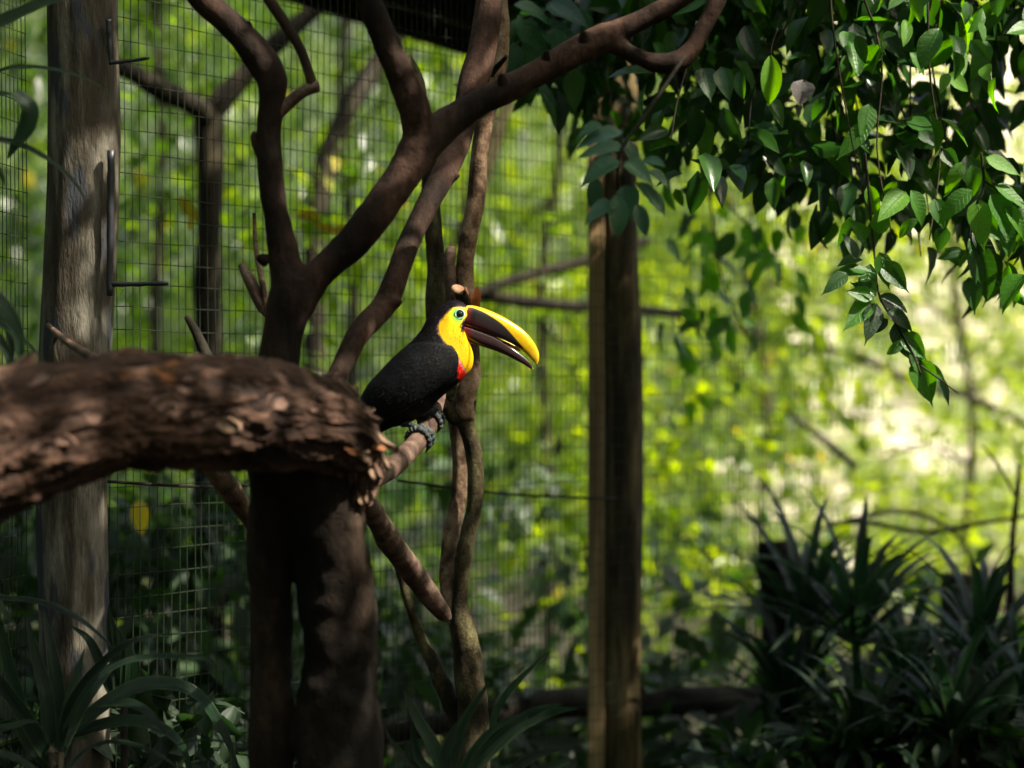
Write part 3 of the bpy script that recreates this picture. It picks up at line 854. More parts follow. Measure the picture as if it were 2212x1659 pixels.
# ------------------------------------------------------------------ toucan
YB = 4.70
bird = thing("toucan", "black toucan with yellow throat and huge maroon and yellow bill perched on the branch", "bird", Zp(700, 1300, YB))
U = ZS * YB / F    # metres per enlarged-crop unit
def inpoly(x, y, poly):
    poly = np.asarray(poly, float)
    inside = np.zeros(x.shape, bool)
    j = len(poly) - 1
    for i in range(len(poly)):
        xi, yi = poly[i]; xj, yj = poly[j]
        c = ((yi > y) != (yj > y)) & (x < (xj - xi) * (y - yi) / (yj - yi + 1e-12) + xi)
        inside ^= c
        j = i
    return inside
def sdist(x, y, poly):
    """signed distance, positive inside"""
    poly = np.asarray(poly, float)
    d = np.full(x.shape, 1e9)
    for i in range(len(poly)):
        a, b = poly[i], poly[(i + 1) % len(poly)]
        ab_ = b - a
        t_ = np.clip(((x - a[0]) * ab_[0] + (y - a[1]) * ab_[1]) / (ab_.dot(ab_) + 1e-9), 0, 1)
        d = np.minimum(d, np.hypot(x - a[0] - t_ * ab_[0], y - a[1] - t_ * ab_[1]))
    return np.where(inpoly(x, y, poly), d, -d)
def smoothpoly(poly, n=200):
    p = np.array([(*q, 0) for q in poly], float)
    return catmull(np.vstack([p, p[:1]]), n)[:-1, :2]

# stations: top/back point, bottom/breast point, half width (crop units)
STN = [((1112, 300), (1066, 440), 60), ((1096, 262), (1052, 480), 88), ((1050, 216), (1062, 515), 112), ((975, 198), (1094, 552), 126), ((880, 228), (1128, 618), 136),
       ((805, 285), (1143, 690), 150), ((742, 360), (1130, 775), 172), ((690, 455), (1088, 835), 200), ((610, 550), (1015, 912), 228),
       ((510, 635), (935, 975), 244), ((418, 735), (850, 1048), 248), ((335, 825), (765, 1140), 240), ((262, 900), (665, 1215), 220),
       ((205, 985), (545, 1270), 190), ((163, 1075), (430, 1300), 150), ((150, 1170), (345, 1345), 112), ((120, 1300), (262, 1430), 85),
       ((70, 1430), (180, 1540), 78), ((0, 1600), (100, 1680), 74), ((-60, 1740), (20, 1800), 70)]
sa_ = np.array([(*a, 0, *b, w) for a, b, w in STN], float)
NB, SG = 300, 128
cs = catmull(np.column_stack([(sa_[:, 0] + sa_[:, 3]) / 2, (sa_[:, 1] + sa_[:, 4]) / 2, np.zeros(len(sa_)), sa_[:, 0], sa_[:, 1], sa_[:, 3], sa_[:, 4], sa_[:, 5]]), NB)
th = np.linspace(0, 2 * np.pi, SG, endpoint=False)      # 0 = back, pi = breast, pi/2 = towards camera
sup = 0.9
cth, sth = np.cos(th), np.sin(th)
px_ = cs[:, 0:1] + (cs[:, 3:4] - cs[:, 5:6]) / 2 * np.sign(cth) * np.abs(cth) ** sup
py_ = cs[:, 1:2] + (cs[:, 4:5] - cs[:, 6:7]) / 2 * np.sign(cth) * np.abs(cth) ** sup
dep = cs[:, 7:8] * sth
def bodyworld(zx, zy, dd):
    """crop coordinates plus depth towards the camera (crop units) -> world, without perspective growth"""
    c0 = Zp(700, 900, YB)
    return np.stack([c0[0] + (zx - 700) * U, YB - dd * U, c0[2] - (zy - 900) * U], -1)
# colours
BIB = smoothpoly([(1075, 268), (1030, 262), (985, 263), (945, 285), (905, 328), (868, 372), (848, 420), (850, 470), (874, 525), (925, 590), (985, 650), (1020, 700), (1058, 765), (1088, 822), (1130, 800), (1200, 740), (1220, 600), (1150, 480), (1060, 470), (1040, 400), (1090, 330), (1120, 290)])
RED = smoothpoly([(1010, 690), (1040, 740), (1085, 815), (1110, 840), (1060, 900), (1035, 892), (1012, 850), (1016, 780)])
def jitter(zx, zy, amp, sc=0.05):
    return np.array([mnoise.noise(Vector((a * sc, b * sc, 0.3))) for a, b in zip(zx.ravel(), zy.ravel())]).reshape(zx.shape) * amp
jx = jitter(px_, py_, 7, 0.09)
sb = sdist(px_ + jx, py_ + jx, BIB)
sr = sdist(px_ + jx * 2, py_ + jx * 2, RED)
def sm(a, lo, hi):
    t_ = np.clip((a - lo) / (hi - lo), 0, 1)
    return t_ * t_ * (3 - 2 * t_)
def lerp(c, col_, f):
    return c * (1 - f[..., None]) + np.array(col_) * f[..., None]
C = np.tile(np.array([0.0018, 0.0019, 0.0022]), (*px_.shape, 1))
mot = np.array([mnoise.fractal(Vector((a * 0.012, b * 0.012, 1.7)), 1.0, 2.0, 4) for a, b in zip(px_.ravel(), py_.ravel())]).reshape(px_.shape)
C = lerp(C, (0.004, 0.005, 0.007), sm(mot, 0.0, 0.7) * 0.8)  # blue-grey feather sheen painted in as mottling
napem = sm(-py_, -620, -300) * sm(px_, 640, 800)
C = lerp(C, (0.004, 0.0018, 0.0026), napem)
C = lerp(C, (0.62, 0.02, 0.008), sm(sr, -6, 6))
C = lerp(C, (0.55, 0.3, 0.24), sm(sb, -15, -8) * (1 - sm(sb, -6, 0)) * sm(py_, 480, 700) * sm(px_, 930, 1000) * 0.9)
C = lerp(C, (0.28, 0.16, 0.14), sm(sb, -12, -6) * (1 - sm(sb, -6, 0)) * 0.6)
C = lerp(C, (0.62, 0.335, 0.002), sm(sb, -4, 5))
lemon = sm(sb, -4, 8) * sm(-py_, -560, -400) * sm(px_, 900, 960)
C = lerp(C, (0.74, 0.62, 0.008), lemon * 0.7)
de = np.hypot((px_ - 1022) / 1.0, (py_ - 322) / 1.05)
C = lerp(C, (0.42, 0.62, 0.03), sm(sb, 0, 8) * (1 - sm(de, 62, 105)))
C = lerp(C, (0.12, 0.44, 0.12), sm(sb, 4, 14) * (1 - sm(de, 38, 62)) * (1 - 0.6 * sm(px_, 1040, 1060)))
C = lerp(C, (0.5, 0.015, 0.006), sm(-sdist(px_, py_, [(285, 1240), (330, 1300), (330, 1360), (250, 1420), (180, 1300)]), -400, -0) * 0)
vent = sdist(px_ + jx, py_ + jx, [(262, 1262), (318, 1284), (306, 1312), (210, 1440), (150, 1380)])
C = lerp(C, (0.6, 0.02, 0.008), sm(vent, -4, 4))
# wing region bulge makes the folded wing read on the body; the wing itself is its own shell
WING = smoothpoly([(960, 590), (1005, 650), (1018, 720), (1000, 800), (960, 880), (880, 950), (800, 1000), (740, 1035), (640, 1100), (520, 1170), (400, 1235), (300, 1255), (225, 1200), (140, 1110), (175, 1000), (235, 905), (320, 810), (400, 720), (480, 655), (580, 590), (700, 560), (850, 570)])
body = bodyworld(px_, py_, dep)
Vb = body.reshape(-1, 3)
i = np.arange(NB - 1)[:, None] * SG; j = np.arange(SG)[None, :]; j2 = (j + 1) % SG
Qb = np.stack([i + j, i + j2, i + SG + j2, i + SG + j], -1).reshape(-1, 4)
ends = bodyworld(np.array([cs[0, 0], cs[-1, 0]]), np.array([cs[0, 1], cs[-1, 1]]), np.array([0.0, 0.0]))
Vb = np.vstack([Vb, ends])
k0 = NB * SG
jj = np.arange(SG)
Tb = np.vstack([np.stack([np.full(SG, k0), (jj + 1) % SG, jj], -1), np.stack([np.full(SG, k0 + 1), (NB - 1) * SG + jj, (NB - 1) * SG + (jj + 1) % SG], -1)])
Ca = np.concatenate([C.reshape(-1, 3), [C[0, 0], C[-1, 0]]]); Ca = np.column_stack([Ca, np.ones(len(Ca))])
body_me = mesh_np("toucan_body", Vb, [Qb, Tb], M['plumage'], cattrs={"Col": Ca})
obj("body", body_me, bird)

# outward directions
def gridnormals(G):
    du = np.gradient(G, axis=0)
    dv = np.roll(G, -1, axis=1) - np.roll(G, 1, axis=1)
    nn = np.cross(dv, du)
    nn /= np.linalg.norm(nn, axis=2)[..., None] + 1e-12
    cen = G.mean(axis=1, keepdims=True)
    s = np.sign((nn * (G - cen)).sum(axis=2))
    return nn * s[..., None]
NG = gridnormals(body)
sw = sdist(px_, py_, WING)
for side in (1, -1):
    m = (sw > -8) & (dep * side > 5)
    # feather rows: scalloped relief running back along the wing
    u = (px_ * 0.72 - py_ * 0.69); v = (px_ * 0.69 + py_ * 0.72)
    row = np.abs(((v * 0.0105 + 0.25 * np.sin(u * 0.012)) % 1.0) - 0.5)
    relief = 0.5 * row * sm(-px_, -820, -450)
    h = (-1.5 + 11.5 * sm(sw, -6, 26) + relief * 5) * U
    G = body + NG * h[..., None]
    idx = -np.ones(m.shape, int)
    keep = m.copy()
    qm = keep[:-1] & keep[1:] & np.roll(keep, -1, axis=1)[:-1] & np.roll(keep, -1, axis=1)[1:]
    idx[keep] = np.arange(keep.sum())
    ii, jj_ = np.nonzero(qm)
    Qw = np.stack([idx[ii, jj_], idx[ii, (jj_ + 1) % SG], idx[ii + 1, (jj_ + 1) % SG], idx[ii + 1, jj_]], -1)
    Cw = np.tile(np.array([0.002, 0.0022, 0.0026]), (*px_.shape, 1))
    Cw = lerp(Cw, (0.005, 0.0065, 0.009), sm(mot, -0.05, 0.6) * 0.8)  # same painted sheen on the wing
    edge = (1 - sm(np.abs(sw - 5), 2, 7)) * sm(py_, 980, 1080)
    Cw = lerp(Cw, (0.03, 0.036, 0.045), edge * 0.6)
    Cw = lerp(Cw, (0.006, 0.007, 0.009), (1 - sm(row, 0.0, 0.09)) * sm(-px_, -820, -450) * 0.7)
    Cw = np.column_stack([Cw[keep], np.ones(keep.sum())])
    obj("wing", mesh_np("wing", G[keep], Qw, M['plumage'], cattrs={"Col": Cw}), bird)

# loose feather barbs that break up the outline
rg = np.random.default_rng(5)
fv, ff, fc = [], [], []
tang = np.gradient(body, axis=0); tang /= np.linalg.norm(tang, axis=2)[..., None] + 1e-12
for q in range(7500):
    a_ = int(rg.integers(6, NB - 60)); b_ = int(rg.integers(0, SG))
    if de[a_, b_] < 66 and dep[a_, b_] > 0: continue
    if px_[a_, b_] > 1060 or (sb[a_, b_] > 2 and rg.random() < 0.8): continue
    big_ = 1.0 if py_[a_, b_] < 620 and sb[a_, b_] < -12 else 0.7
    p_ = body[a_, b_] + (NG[a_, b_] * (9 * U) if sw[a_, b_] > 20 else 0)
    t_ = tang[a_, b_] + NG[a_, b_] * rg.uniform(0.01, 0.10) + rg.normal(0, 0.1, 3)
    t_ /= np.linalg.norm(t_)
    s_ = np.cross(NG[a_, b_], t_); s_ /= np.linalg.norm(s_)
    L_ = rg.uniform(0.006, 0.012) * big_; W_ = rg.uniform(0.0006, 0.0012)
    k = len(fv)
    lift = NG[a_, b_] * 0.0006
    fv += [p_ - s_ * W_ + lift * .2, p_ + s_ * W_ + lift * .2, p_ + t_ * L_ * .6 + s_ * W_ * .7 + lift, p_ + t_ * L_ * .6 - s_ * W_ * .7 + lift, p_ + t_ * L_]
    ff += [(k, k + 1, k + 2), (k, k + 2, k + 3), (k + 3, k + 2, k + 4)]
    c_ = (C[a_, b_] if sw[a_, b_] < -4 else np.array([0.0022, 0.0025, 0.003])) * rg.uniform(0.7, 1.3)
    fc += [(*c_, 1)] * 5
fo = obj("feathers", mesh_np("feathers", np.array(fv), np.array(ff), M['plumage'], smooth=False, cattrs={"Col": np.array(fc)}), bird)
fo['kind'] = 'stuff'

# bill
def mandible(name, top, bot, width, colour_fn, nb=320, sgb=96, flat_bottom=False, flat_top=False):
    tp = catmull(np.array([(*p, 0) for p in top], float), nb)[:, :2]
    bt = catmull(np.array([(*p, 0) for p in bot], float), nb)[:, :2]
    w = np.interp(np.linspace(0, 1, nb), *zip(*width))
    cx_, cy_ = (tp + bt)[:, 0] / 2, (tp + bt)[:, 1] / 2
    a = np.linspace(0, 2 * np.pi, sgb, endpoint=False)
    ca, sa = np.cos(a), np.sin(a)
    cc_ = np.sign(ca) * np.abs(ca) ** 0.85
    X = cx_[:, None] + (tp - bt)[:, 0:1] / 2 * cc_
    Y_ = cy_[:, None] + (tp - bt)[:, 1:2] / 2 * cc_
    prof = np.abs(sa) ** 0.8
    if flat_bottom: prof = np.where(ca < 0, np.abs(sa) ** 0.35, np.abs(sa) ** 0.75)
    if flat_top: prof = np.where(ca > 0, np.abs(sa) ** 0.35, np.abs(sa) ** 0.8)
    Dp = w[:, None] * np.sign(sa) * prof
    G = bodyworld(X, Y_, Dp).reshape(-1, 3)
    i = np.arange(nb - 1)[:, None] * sgb; j = np.arange(sgb)[None, :]; j2 = (j + 1) % sgb
    Q = np.stack([i + j, i + j2, i + sgb + j2, i + sgb + j], -1).reshape(-1, 4)
    e = bodyworld(np.array([cx_[0], cx_[-1]]), np.array([cy_[0], cy_[-1]]), np.zeros(2))
    k0 = nb * sgb; jj = np.arange(sgb)
    T3 = np.vstack([np.stack([np.full(sgb, k0), (jj + 1) % sgb, jj], -1), np.stack([np.full(sgb, k0 + 1), (nb - 1) * sgb + jj, (nb - 1) * sgb + (jj + 1) % sgb], -1)])
    Cc = colour_fn(X, Y_).reshape(-1, 3)
    Cc = np.vstack([Cc, Cc[:1], Cc[-1:]])
    obj(name, mesh_np(name, np.vstack([G, e]), [Q, T3], M['bill'], cattrs={"Col": np.column_stack([Cc, np.ones(len(Cc))])}), bird)
DARKU = smoothpoly([(1098, 262), (1140, 266), (1220, 298), (1310, 350), (1395, 412), (1465, 485), (1525, 555), (1576, 616), (1540, 606), (1500, 584), (1430, 552), (1340, 522), (1250, 490), (1150, 450), (1020, 420), (1030, 330), (1085, 290)], 260)
def col_upper(X, Y_):
    c = np.tile(np.array([0.66, 0.4, 0.002]), (*X.shape, 1))
    s = sdist(X, Y_, DARKU)
    dark = np.tile(np.array([0.014, 0.011, 0.013]), (*X.shape, 1))
    # maroon tint along the base and the lower edge
    line = 410 + (X - 1045) * 0.33
    low_ = 1 - sm(line - Y_, 10, 120)
    dark = lerp(dark, (0.055, 0.008, 0.012), low_ * (1 - sm(X, 1150, 1420)))
    dark = lerp(dark, (0.17, 0.004, 0.008), (1 - sm(X, 1070, 1150)))
    c = c * (1 - sm(s, -4, 3)[..., None]) + dark * sm(s, -4, 3)[..., None]
    c = lerp(c, (0.75, 0.42, 0.02), sm(X, 1560, 1640) * sm(Y_, 600, 660) * 0.5)
    return c
def col_lower(X, Y_):
    c = np.tile(np.array([0.026, 0.009, 0.011]), (*X.shape, 1))
    c = lerp(c, (0.22, 0.006, 0.004), 1 - sm(X + (Y_ - 450) * 0.1, 1065, 1150))
    c = lerp(c, (0.5, 0.35, 0.12), sm(X, 1648, 1656))
    tl = 430 + (X - 1045) * 0.33
    c = lerp(c, (0.32, 0.16, 0.01), (1 - sm(Y_ - tl, -14, 4)) * sm(X, 1330, 1370) * 0.8)
    return c
mandible("upper_bill",
         [(1085, 244), (1130, 243), (1185, 254), (1280, 286), (1400, 342), (1500, 402), (1580, 462), (1645, 535), (1688, 605), (1708, 665), (1706, 715), (1692, 752)],
         [(1030, 412), (1080, 424), (1150, 446), (1250, 482), (1340, 518), (1430, 556), (1500, 590), (1560, 630), (1606, 668), (1645, 708), (1668, 735), (1686, 754)],
         [(0, 76), (0.25, 72), (0.5, 60), (0.75, 42), (0.92, 24), (1, 8)], col_upper, flat_bottom=True)
mandible("lower_bill",
         [(1030, 410), (1080, 421), (1150, 443), (1250, 479), (1330, 512), (1410, 562), (1480, 612), (1545, 660), (1605, 712), (1640, 752), (1658, 790)],
         [(1036, 478), (1062, 520), (1110, 552), (1200, 592), (1320, 632), (1420, 672), (1500, 712), (1575, 752), (1620, 780), (1645, 795), (1660, 799)],
         [(0, 68), (0.25, 62), (0.5, 50), (0.75, 34), (0.92, 18), (1, 5)], col_lower, flat_top=True)
# tongue and serrated cutting edge inside the gape
def simple_tube(name, pts, mat, parent, n=20, seg=10, **kw):
    V, Fc = tube(pts, n, seg, kw.get('rough', 0), kw.get('nscale', 18))
    return obj(name, mesh_np(name, V, Fc, mat), parent)
def bw(zx, zy, dd, r):
    p = bodyworld(np.array(float(zx)), np.array(float(zy)), np.array(float(dd)))
    return np.append(p, r * U)
M['tongue'] = plain("orange_red_tongue", (0.55, 0.06, 0.01), 0.4)
M['tomia'] = plain("yellow_bill_edge", (0.7, 0.5, 0.02), 0.35)
simple_tube("tongue", np.array([bw(1400, 556, 10, 8), bw(1460, 586, 12, 9), bw(1520, 618, 14, 12), bw(1545, 634, 12, 5)]), M['tongue'], bird)
simple_tube("bill_edge", np.array([bw(1345, 520, 46, 3.5), bw(1400, 545, 44, 4.5), bw(1450, 569, 41, 5), bw(1500, 595, 37, 4)]), M['tomia'], bird, n=40, rough=0.5, nscale=900)
# eye
ec = bodyworld(np.array(1024.0), np.array(322.0), np.array(0.0))
def surf_depth(zx, zy):
    d_ = np.hypot(px_ - zx, py_ - zy) + (dep < 0) * 1e6
    k = np.unravel_index(np.argmin(d_), d_.shape)
    return dep[k]
sdep = surf_depth(1024, 322)
def sphere(name, c, r, flat, mat, parent, axis=1):
    import bmesh
    bm = bmesh.new()
    bmesh.ops.create_uvsphere(bm, u_segments=32, v_segments=20, radius=1)
    for v in bm.verts:
        v.co = Vector((v.co.x * r, v.co.y * r * flat, v.co.z * r)) + Vector([float(q) for q in c])
    me = bpy.data.meshes.new(name); bm.to_mesh(me); bm.free()
    me.materials.append(mat)
    me.polygons.foreach_set("use_smooth", np.ones(len(me.polygons), dtype=bool))
    return obj(name, me, parent)
eb = bodyworld(np.array(1026.0), np.array(322.0), np.array(sdep - 14.0))
eye = sphere("eye", eb, 35 * U, 0.85, M['iris'], bird)
pb = bodyworld(np.array(1027.0), np.array(322.0), np.array(sdep - 10.0))
pu = sphere("pupil", pb, 31 * U, 0.9, M['eye'], eye)
tor_n = 48
rp = []
for q in range(tor_n + 1):
    a_ = q / tor_n * 2 * math.pi
    rp.append(bw(1026 + 38 * math.cos(a_), 322 + 38 * math.sin(a_), sdep + 3, 6.0))
simple_tube("eyelid", np.array(rp), M['eyelid'], bird, n=80, seg=10)

# feet: two forward and two backward toes on each, closed around the perch
pc = catmull(perch, 400)
def perch_frame(zx, zy):
    tgt = Zp(zx, zy, YB)
    k = np.argmin(np.hypot(pc[:, 0] - tgt[0], pc[:, 2] - tgt[2]))
    t_ = pc[min(k + 2, 399), :3] - pc[max(k - 2, 0), :3]
    t_ /= np.linalg.norm(t_)
    up = np.array([0, 0, 1.0]); up -= t_ * up.dot(t_); up /= np.linalg.norm(up)
    rt = np.cross(t_, up)           # towards the camera / lower right
    return pc[k, :3], pc[k, 3], t_, up, rt
def toe(parent, ctr, R_, t_, up, rt, a0, a1, slide0, slide1, r, sgn):
    pts = []
    m = 11
    for q in range(m):
        f = q / (m - 1)
        a_ = a0 + (a1 - a0) * f
        rr = R_ + r * 0.75
        thick = r * (1.0 - 0.3 * f) * (1 + 0.16 * (1 if q % 2 else -1))
        p_ = ctr + t_ * (slide0 + (slide1 - slide0) * f) + rr * (math.cos(a_) * up + math.sin(a_) * rt)
        pts.append(np.append(p_, thick))
    V, Fc = tube(np.array(pts), 44, 14, 0.06, 200)
    o = obj("toe", mesh_np("toe", V, Fc, M['toe']), parent)
    # claw
    e0 = a1; pts = []
    for q in range(5):
        f = q / 4
        a_ = e0 + (a1 - a0) / abs(a1 - a0) * f * 0.55
        p_ = ctr + t_ * slide1 + (R_ + r * (0.7 + 0.5 * f * f)) * (math.cos(a_) * up + math.sin(a_) * rt)
        pts.append(np.append(p_, r * (0.62 - 0.55 * f)))
    V, Fc = tube(np.array(pts), 14, 10, 0)
    obj("claw", mesh_np("claw", V, Fc, M['claw']), o)
for (zx, zy, hip, dd) in ((672, 1392, (530, 1262), 45), (768, 1238, (690, 1180), -30)):
    ctr, R_, t_, up, rt = perch_frame(zx, zy)
    foot = bpy.data.objects.new("foot", None)
    foot.location = Vector(ctr) - bird.location
    link(foot, bird)
    r = 0.0066
    top = ctr + (R_ + r * 0.8) * up
    for (a0, a1, s0, s1) in ((0.0, 2.25, 0.004, 0.010), (0.0, 2.1, -0.003, -0.012), (-0.05, -1.5, 0.003, 0.011), (-0.05, -1.35, -0.003, -0.010)):
        toe(foot, ctr, R_, t_, up, rt, a0, a1, s0, s1, r, 1)
    h_ = bodyworld(np.array(float(hip[0])), np.array(float(hip[1])), np.array(float(dd)))
    pts = np.array([np.append(h_, 0.0075), np.append(h_ * .5 + top * .5 + np.array([0, 0, 0.002]), 0.0058), np.append(top, 0.0075)])
    V, Fc = tube(pts, 24, 16, 0.1, 150)
    obj("tarsus", mesh_np("tarsus", V, Fc, M['toe']), foot)
    # feathered thigh
    b_ = bodyworld(np.array(float(hip[0] - 30)), np.array(float(hip[1] - 70)), np.array(float(dd) * 1.2))
    V, Fc = tube(np.array([np.append(b_, 0.026), np.append(b_ * .4 + h_ * .6, 0.018), np.append(h_, 0.008)]), 20, 20, 0.1, 60)
    obj("thigh", mesh_np("thigh", V, Fc, M['plumage'], cattrs={"Col": np.tile([0.0018, 0.0019, 0.0022, 1], (len(V), 1))}), foot)

# ------------------------------------------------------------------ leaves
def leaf_grid(shape=0, nl=8, fold=0.22, curl=0.35, wide=0.42):
    """unit-length leaf along +X, facing +Z; returns V, quads, uv"""
    f = np.linspace(0, 1, nl)
    if shape == 0: w = np.sin(np.pi * f ** 0.8) ** 0.8 * (1 - 0.25 * f)
    elif shape == 1: w = np.sin(np.pi * f ** 0.65) ** 0.9 * (1 - f * 0.35)
    else: w = np.sin(np.pi * f ** 0.95) ** 0.7
    w[0] = 0.03; w[-1] = 0.015
    if shape == 1: w[-2] *= 0.5
    w = w / w.max() * wide / 2
    U_ = np.array([-1, -0.5, 0, 0.5, 1])
    V, uv = [], []
    for i_, fi in enumerate(f):
        for u_ in U_:
            z = abs(u_) * w[i_] * fold * 2 - curl * fi ** 2 * 0.5 + 0.012 * math.sin(fi * 19 + u_ * 2) * abs(u_)
            V.append((fi - 0.12 * curl * fi ** 2, u_ * w[i_], z)); uv.append((u_, fi))
    V = np.array(V); nu = 5
    i = np.arange(nl - 1)[:, None] * nu + np.arange(nu - 1)[None, :]
    Q = np.stack([i, i + nu, i + nu + 1, i + 1], -1).reshape(-1, 4)
    return V, Q, np.array(uv)
def rotmats(xdir, nrm):
    """rows of directions -> (n,3,3) with columns x,y,z"""
    x = xdir / (np.linalg.norm(xdir, axis=1)[:, None] + 1e-9)
    z = nrm - x * (nrm * x).sum(1)[:, None]
    z /= np.linalg.norm(z, axis=1)[:, None] + 1e-9
    y = np.cross(z, x)
    return np.stack([x, y, z], -1)
LV, LQ, LUV = leaf_grid(0, 4, 0.2, 0.4, 0.5)
SIMPLE_V = np.array([(0, 0, 0), (0.45, -0.24, 0.05), (0.5, 0, -0.03), (0.45, 0.24, 0.05), (1, 0, -0.16)])
SIMPLE_F = np.array([(0, 1, 2), (0, 2, 3), (1, 4, 2), (2, 4, 3)])
MID_V, MID_Q, MID_UV = leaf_grid(0, 5, 0.2, 0.45, 0.46)
SHAFT0 = np.array([-0.13, 4.7, 1.66])
SHAFTD = np.array(sd)
GAPS = [(SHAFT0, 0.27, 0.12), (np.array([0.95, 4.6, 2.02]), 0.3, 0.7), (np.array([0.8, 5.0, 2.3]), 0.22, 0.3), (np.array([0.55, 4.9, 2.05]), 0.14, 0.3), (np.array([-0.3, 3.95, 1.58]), 0.13, 0.2), (np.array([-0.05, 4.93, 2.2]), 0.13, 0.3)]
def in_shaft(p):
    hit = np.zeros(len(p), bool)
    for c0, r, t0 in GAPS:
        v = np.asarray(p) - c0
        t_ = v @ SHAFTD
        hit |= (t_ > t0) & (np.linalg.norm(v - t_[..., None] * SHAFTD, axis=-1) < r)
    return hit
def leaves_mesh(name, pos, xdir, nrm, size, tint, mat, tmpl='simple', aspect=None):
    ok_ = ~in_shaft(pos)          # leaves cut away along sun shafts aimed at bird, shrub and log
    pos, xdir, nrm, size, tint = pos[ok_], xdir[ok_], nrm[ok_], size[ok_], tint[ok_]
    if tmpl == 'simple': tv, tf = SIMPLE_V, SIMPLE_F
    else: tv, tf = MID_V, MID_Q
    Rm = rotmats(xdir, nrm)
    n_ = len(pos)
    S = np.ones((n_, 3)) * size[:, None]
    if aspect is not None: S[:, 1] *= aspect
    V = np.einsum('nij,nkj->nki', Rm, tv[None] * S[:, None, :]) + pos[:, None, :]
    Fa = tf[None] + (np.arange(n_) * len(tv))[:, None, None]
    return mesh_np(name, V.reshape(-1, 3), Fa.reshape(-1, tf.shape[1]), mat, smooth=(tmpl != 'simple'), attrs={"tint": np.repeat(tint, len(tv))})
def sprays(rg, centers, per, spread, droop=0.6, size=(0.06, 0.12)):
    """clusters of leaves round centres"""
    n_ = len(centers) * per
    c = np.repeat(centers, per, axis=0)
    d = rg.normal(0, 1, (n_, 3)); d /= np.linalg.norm(d, axis=1)[:, None]
    r_ = spread * rg.uniform(0.15, 1, n_) ** 0.7
    pos = c + d * r_[:, None] * np.array([1, 1, 0.6])
    xd = d * 0.8 + rg.normal(0, 0.5, (n_, 3)); xd[:, 2] -= droop
    nm = rg.normal(0, 0.55, (n_, 3)); nm[:, 2] += 1.0
    sz = rg.uniform(size[0], size[1], n_)
    return pos, xd, nm, sz
def forest(name, rg, n_c, per, spread, yr, zfun, xk, size, mat, tint_fn, keep=None, parent=None, kind='stuff', tmpl='simple'):
    y = rg.uniform(yr[0], yr[1], n_c)
    x = rg.uniform(xk[0], xk[1], n_c) * y
    z = zfun(rg, x, y)
    cen = np.stack([x, y, z], -1)
    if keep is not None: cen = cen[keep(rg, cen)]
    pos, xd, nm, sz = sprays(rg, cen, per, spread, size=size)
    tint = np.clip(np.repeat(tint_fn(rg, cen), per) + rg.normal(0, 0.16, len(pos)), 0, 0.87)
    odd = rg.random(len(pos)) < 0.005
    tint[odd] = 1.0
    me = leaves_mesh(name, pos, xd, nm, sz, tint, mat, tmpl)
    o = obj(name, me, parent)
    if kind: o['kind'] = kind
    return o
def vis(c):    # position in the study picture
    return 1106 + c[:, 0] / c[:, 1] * F, 829.5 - (c[:, 2] - CAM_H) / c[:, 1] * F
rg = np.random.default_rng(11)
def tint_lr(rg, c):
    return np.clip(0.42 + 2.2 * c[:, 0] / c[:, 1] + rg.normal(0, 0.2, len(c)), 0, 0.92)  # paler to the right: the background glow is put into the leaf colour
def zmid(rg, x, y): return CAM_H + rg.uniform(-0.17, 0.24, len(x)) * y
def zlow(rg, x, y): return np.maximum(0.05, CAM_H + rg.uniform(-0.24, -0.03, len(x)) * y)
def keepA(rg, c):
    # nearest leaves thin out towards the bright right side
    X_, Y_ = vis(c)
    p = np.where(X_ > 1400, 0.35, np.where(Y_ > 1000, 0.8, 0.4))
    return rg.random(len(c)) < p
def keepC(rg, c):
    X_, Y_ = vis(c)
    g_ = np.array([mnoise.noise(Vector((q[0] / q[1] * 22, q[2] / q[1] * 22, q[1] * 0.12))) for q in c])
    gate = np.where((c[:, 1] < 17) & (X_ < 1500) & (g_ < -0.08), 0.12, 1.0)
    p = gate * np.where((X_ > 1850 + 90 * np.sin(Y_ * 0.015)) & (Y_ > 150) & (Y_ < 1050), np.where(X_ > 2000, 0.6, 0.85), 1.0) * np.where((X_ > 1850) & (Y_ > 250) & (Y_ < 1150), 0.85, 1.0)
    return rg.random(len(c)) < p
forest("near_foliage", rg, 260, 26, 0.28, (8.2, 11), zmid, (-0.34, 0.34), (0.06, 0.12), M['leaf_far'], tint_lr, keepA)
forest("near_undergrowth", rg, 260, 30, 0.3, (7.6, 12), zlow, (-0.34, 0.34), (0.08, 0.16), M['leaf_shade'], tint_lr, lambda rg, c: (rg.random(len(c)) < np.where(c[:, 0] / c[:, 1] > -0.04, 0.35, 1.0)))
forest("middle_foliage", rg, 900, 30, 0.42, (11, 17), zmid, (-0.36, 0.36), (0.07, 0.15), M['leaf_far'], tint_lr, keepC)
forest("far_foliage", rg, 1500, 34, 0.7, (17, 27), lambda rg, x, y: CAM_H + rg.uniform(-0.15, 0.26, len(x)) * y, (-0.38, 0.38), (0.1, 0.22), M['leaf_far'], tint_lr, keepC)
def zund(rg, x, y): return rg.uniform(0.0, 1.0, len(x)) ** 0.8 * np.interp(x / y, [-0.3, -0.1, -0.02, 0.3], [1.5, 1.15, 0.7, 0.45])
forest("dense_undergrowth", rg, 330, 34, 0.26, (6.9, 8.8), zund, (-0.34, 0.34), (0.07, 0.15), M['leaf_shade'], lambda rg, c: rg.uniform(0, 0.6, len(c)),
       lambda rg, c: (c[:, 1] > FY0 / (1 - c[:, 0] / c[:, 1] * F / VP) + 0.45) & (rg.random(len(c)) < np.interp(c[:, 0] / c[:, 1], [-0.3, -0.06, 0.0, 0.12, 0.2], [1, 0.9, 0.35, 0.2, 0.6])))
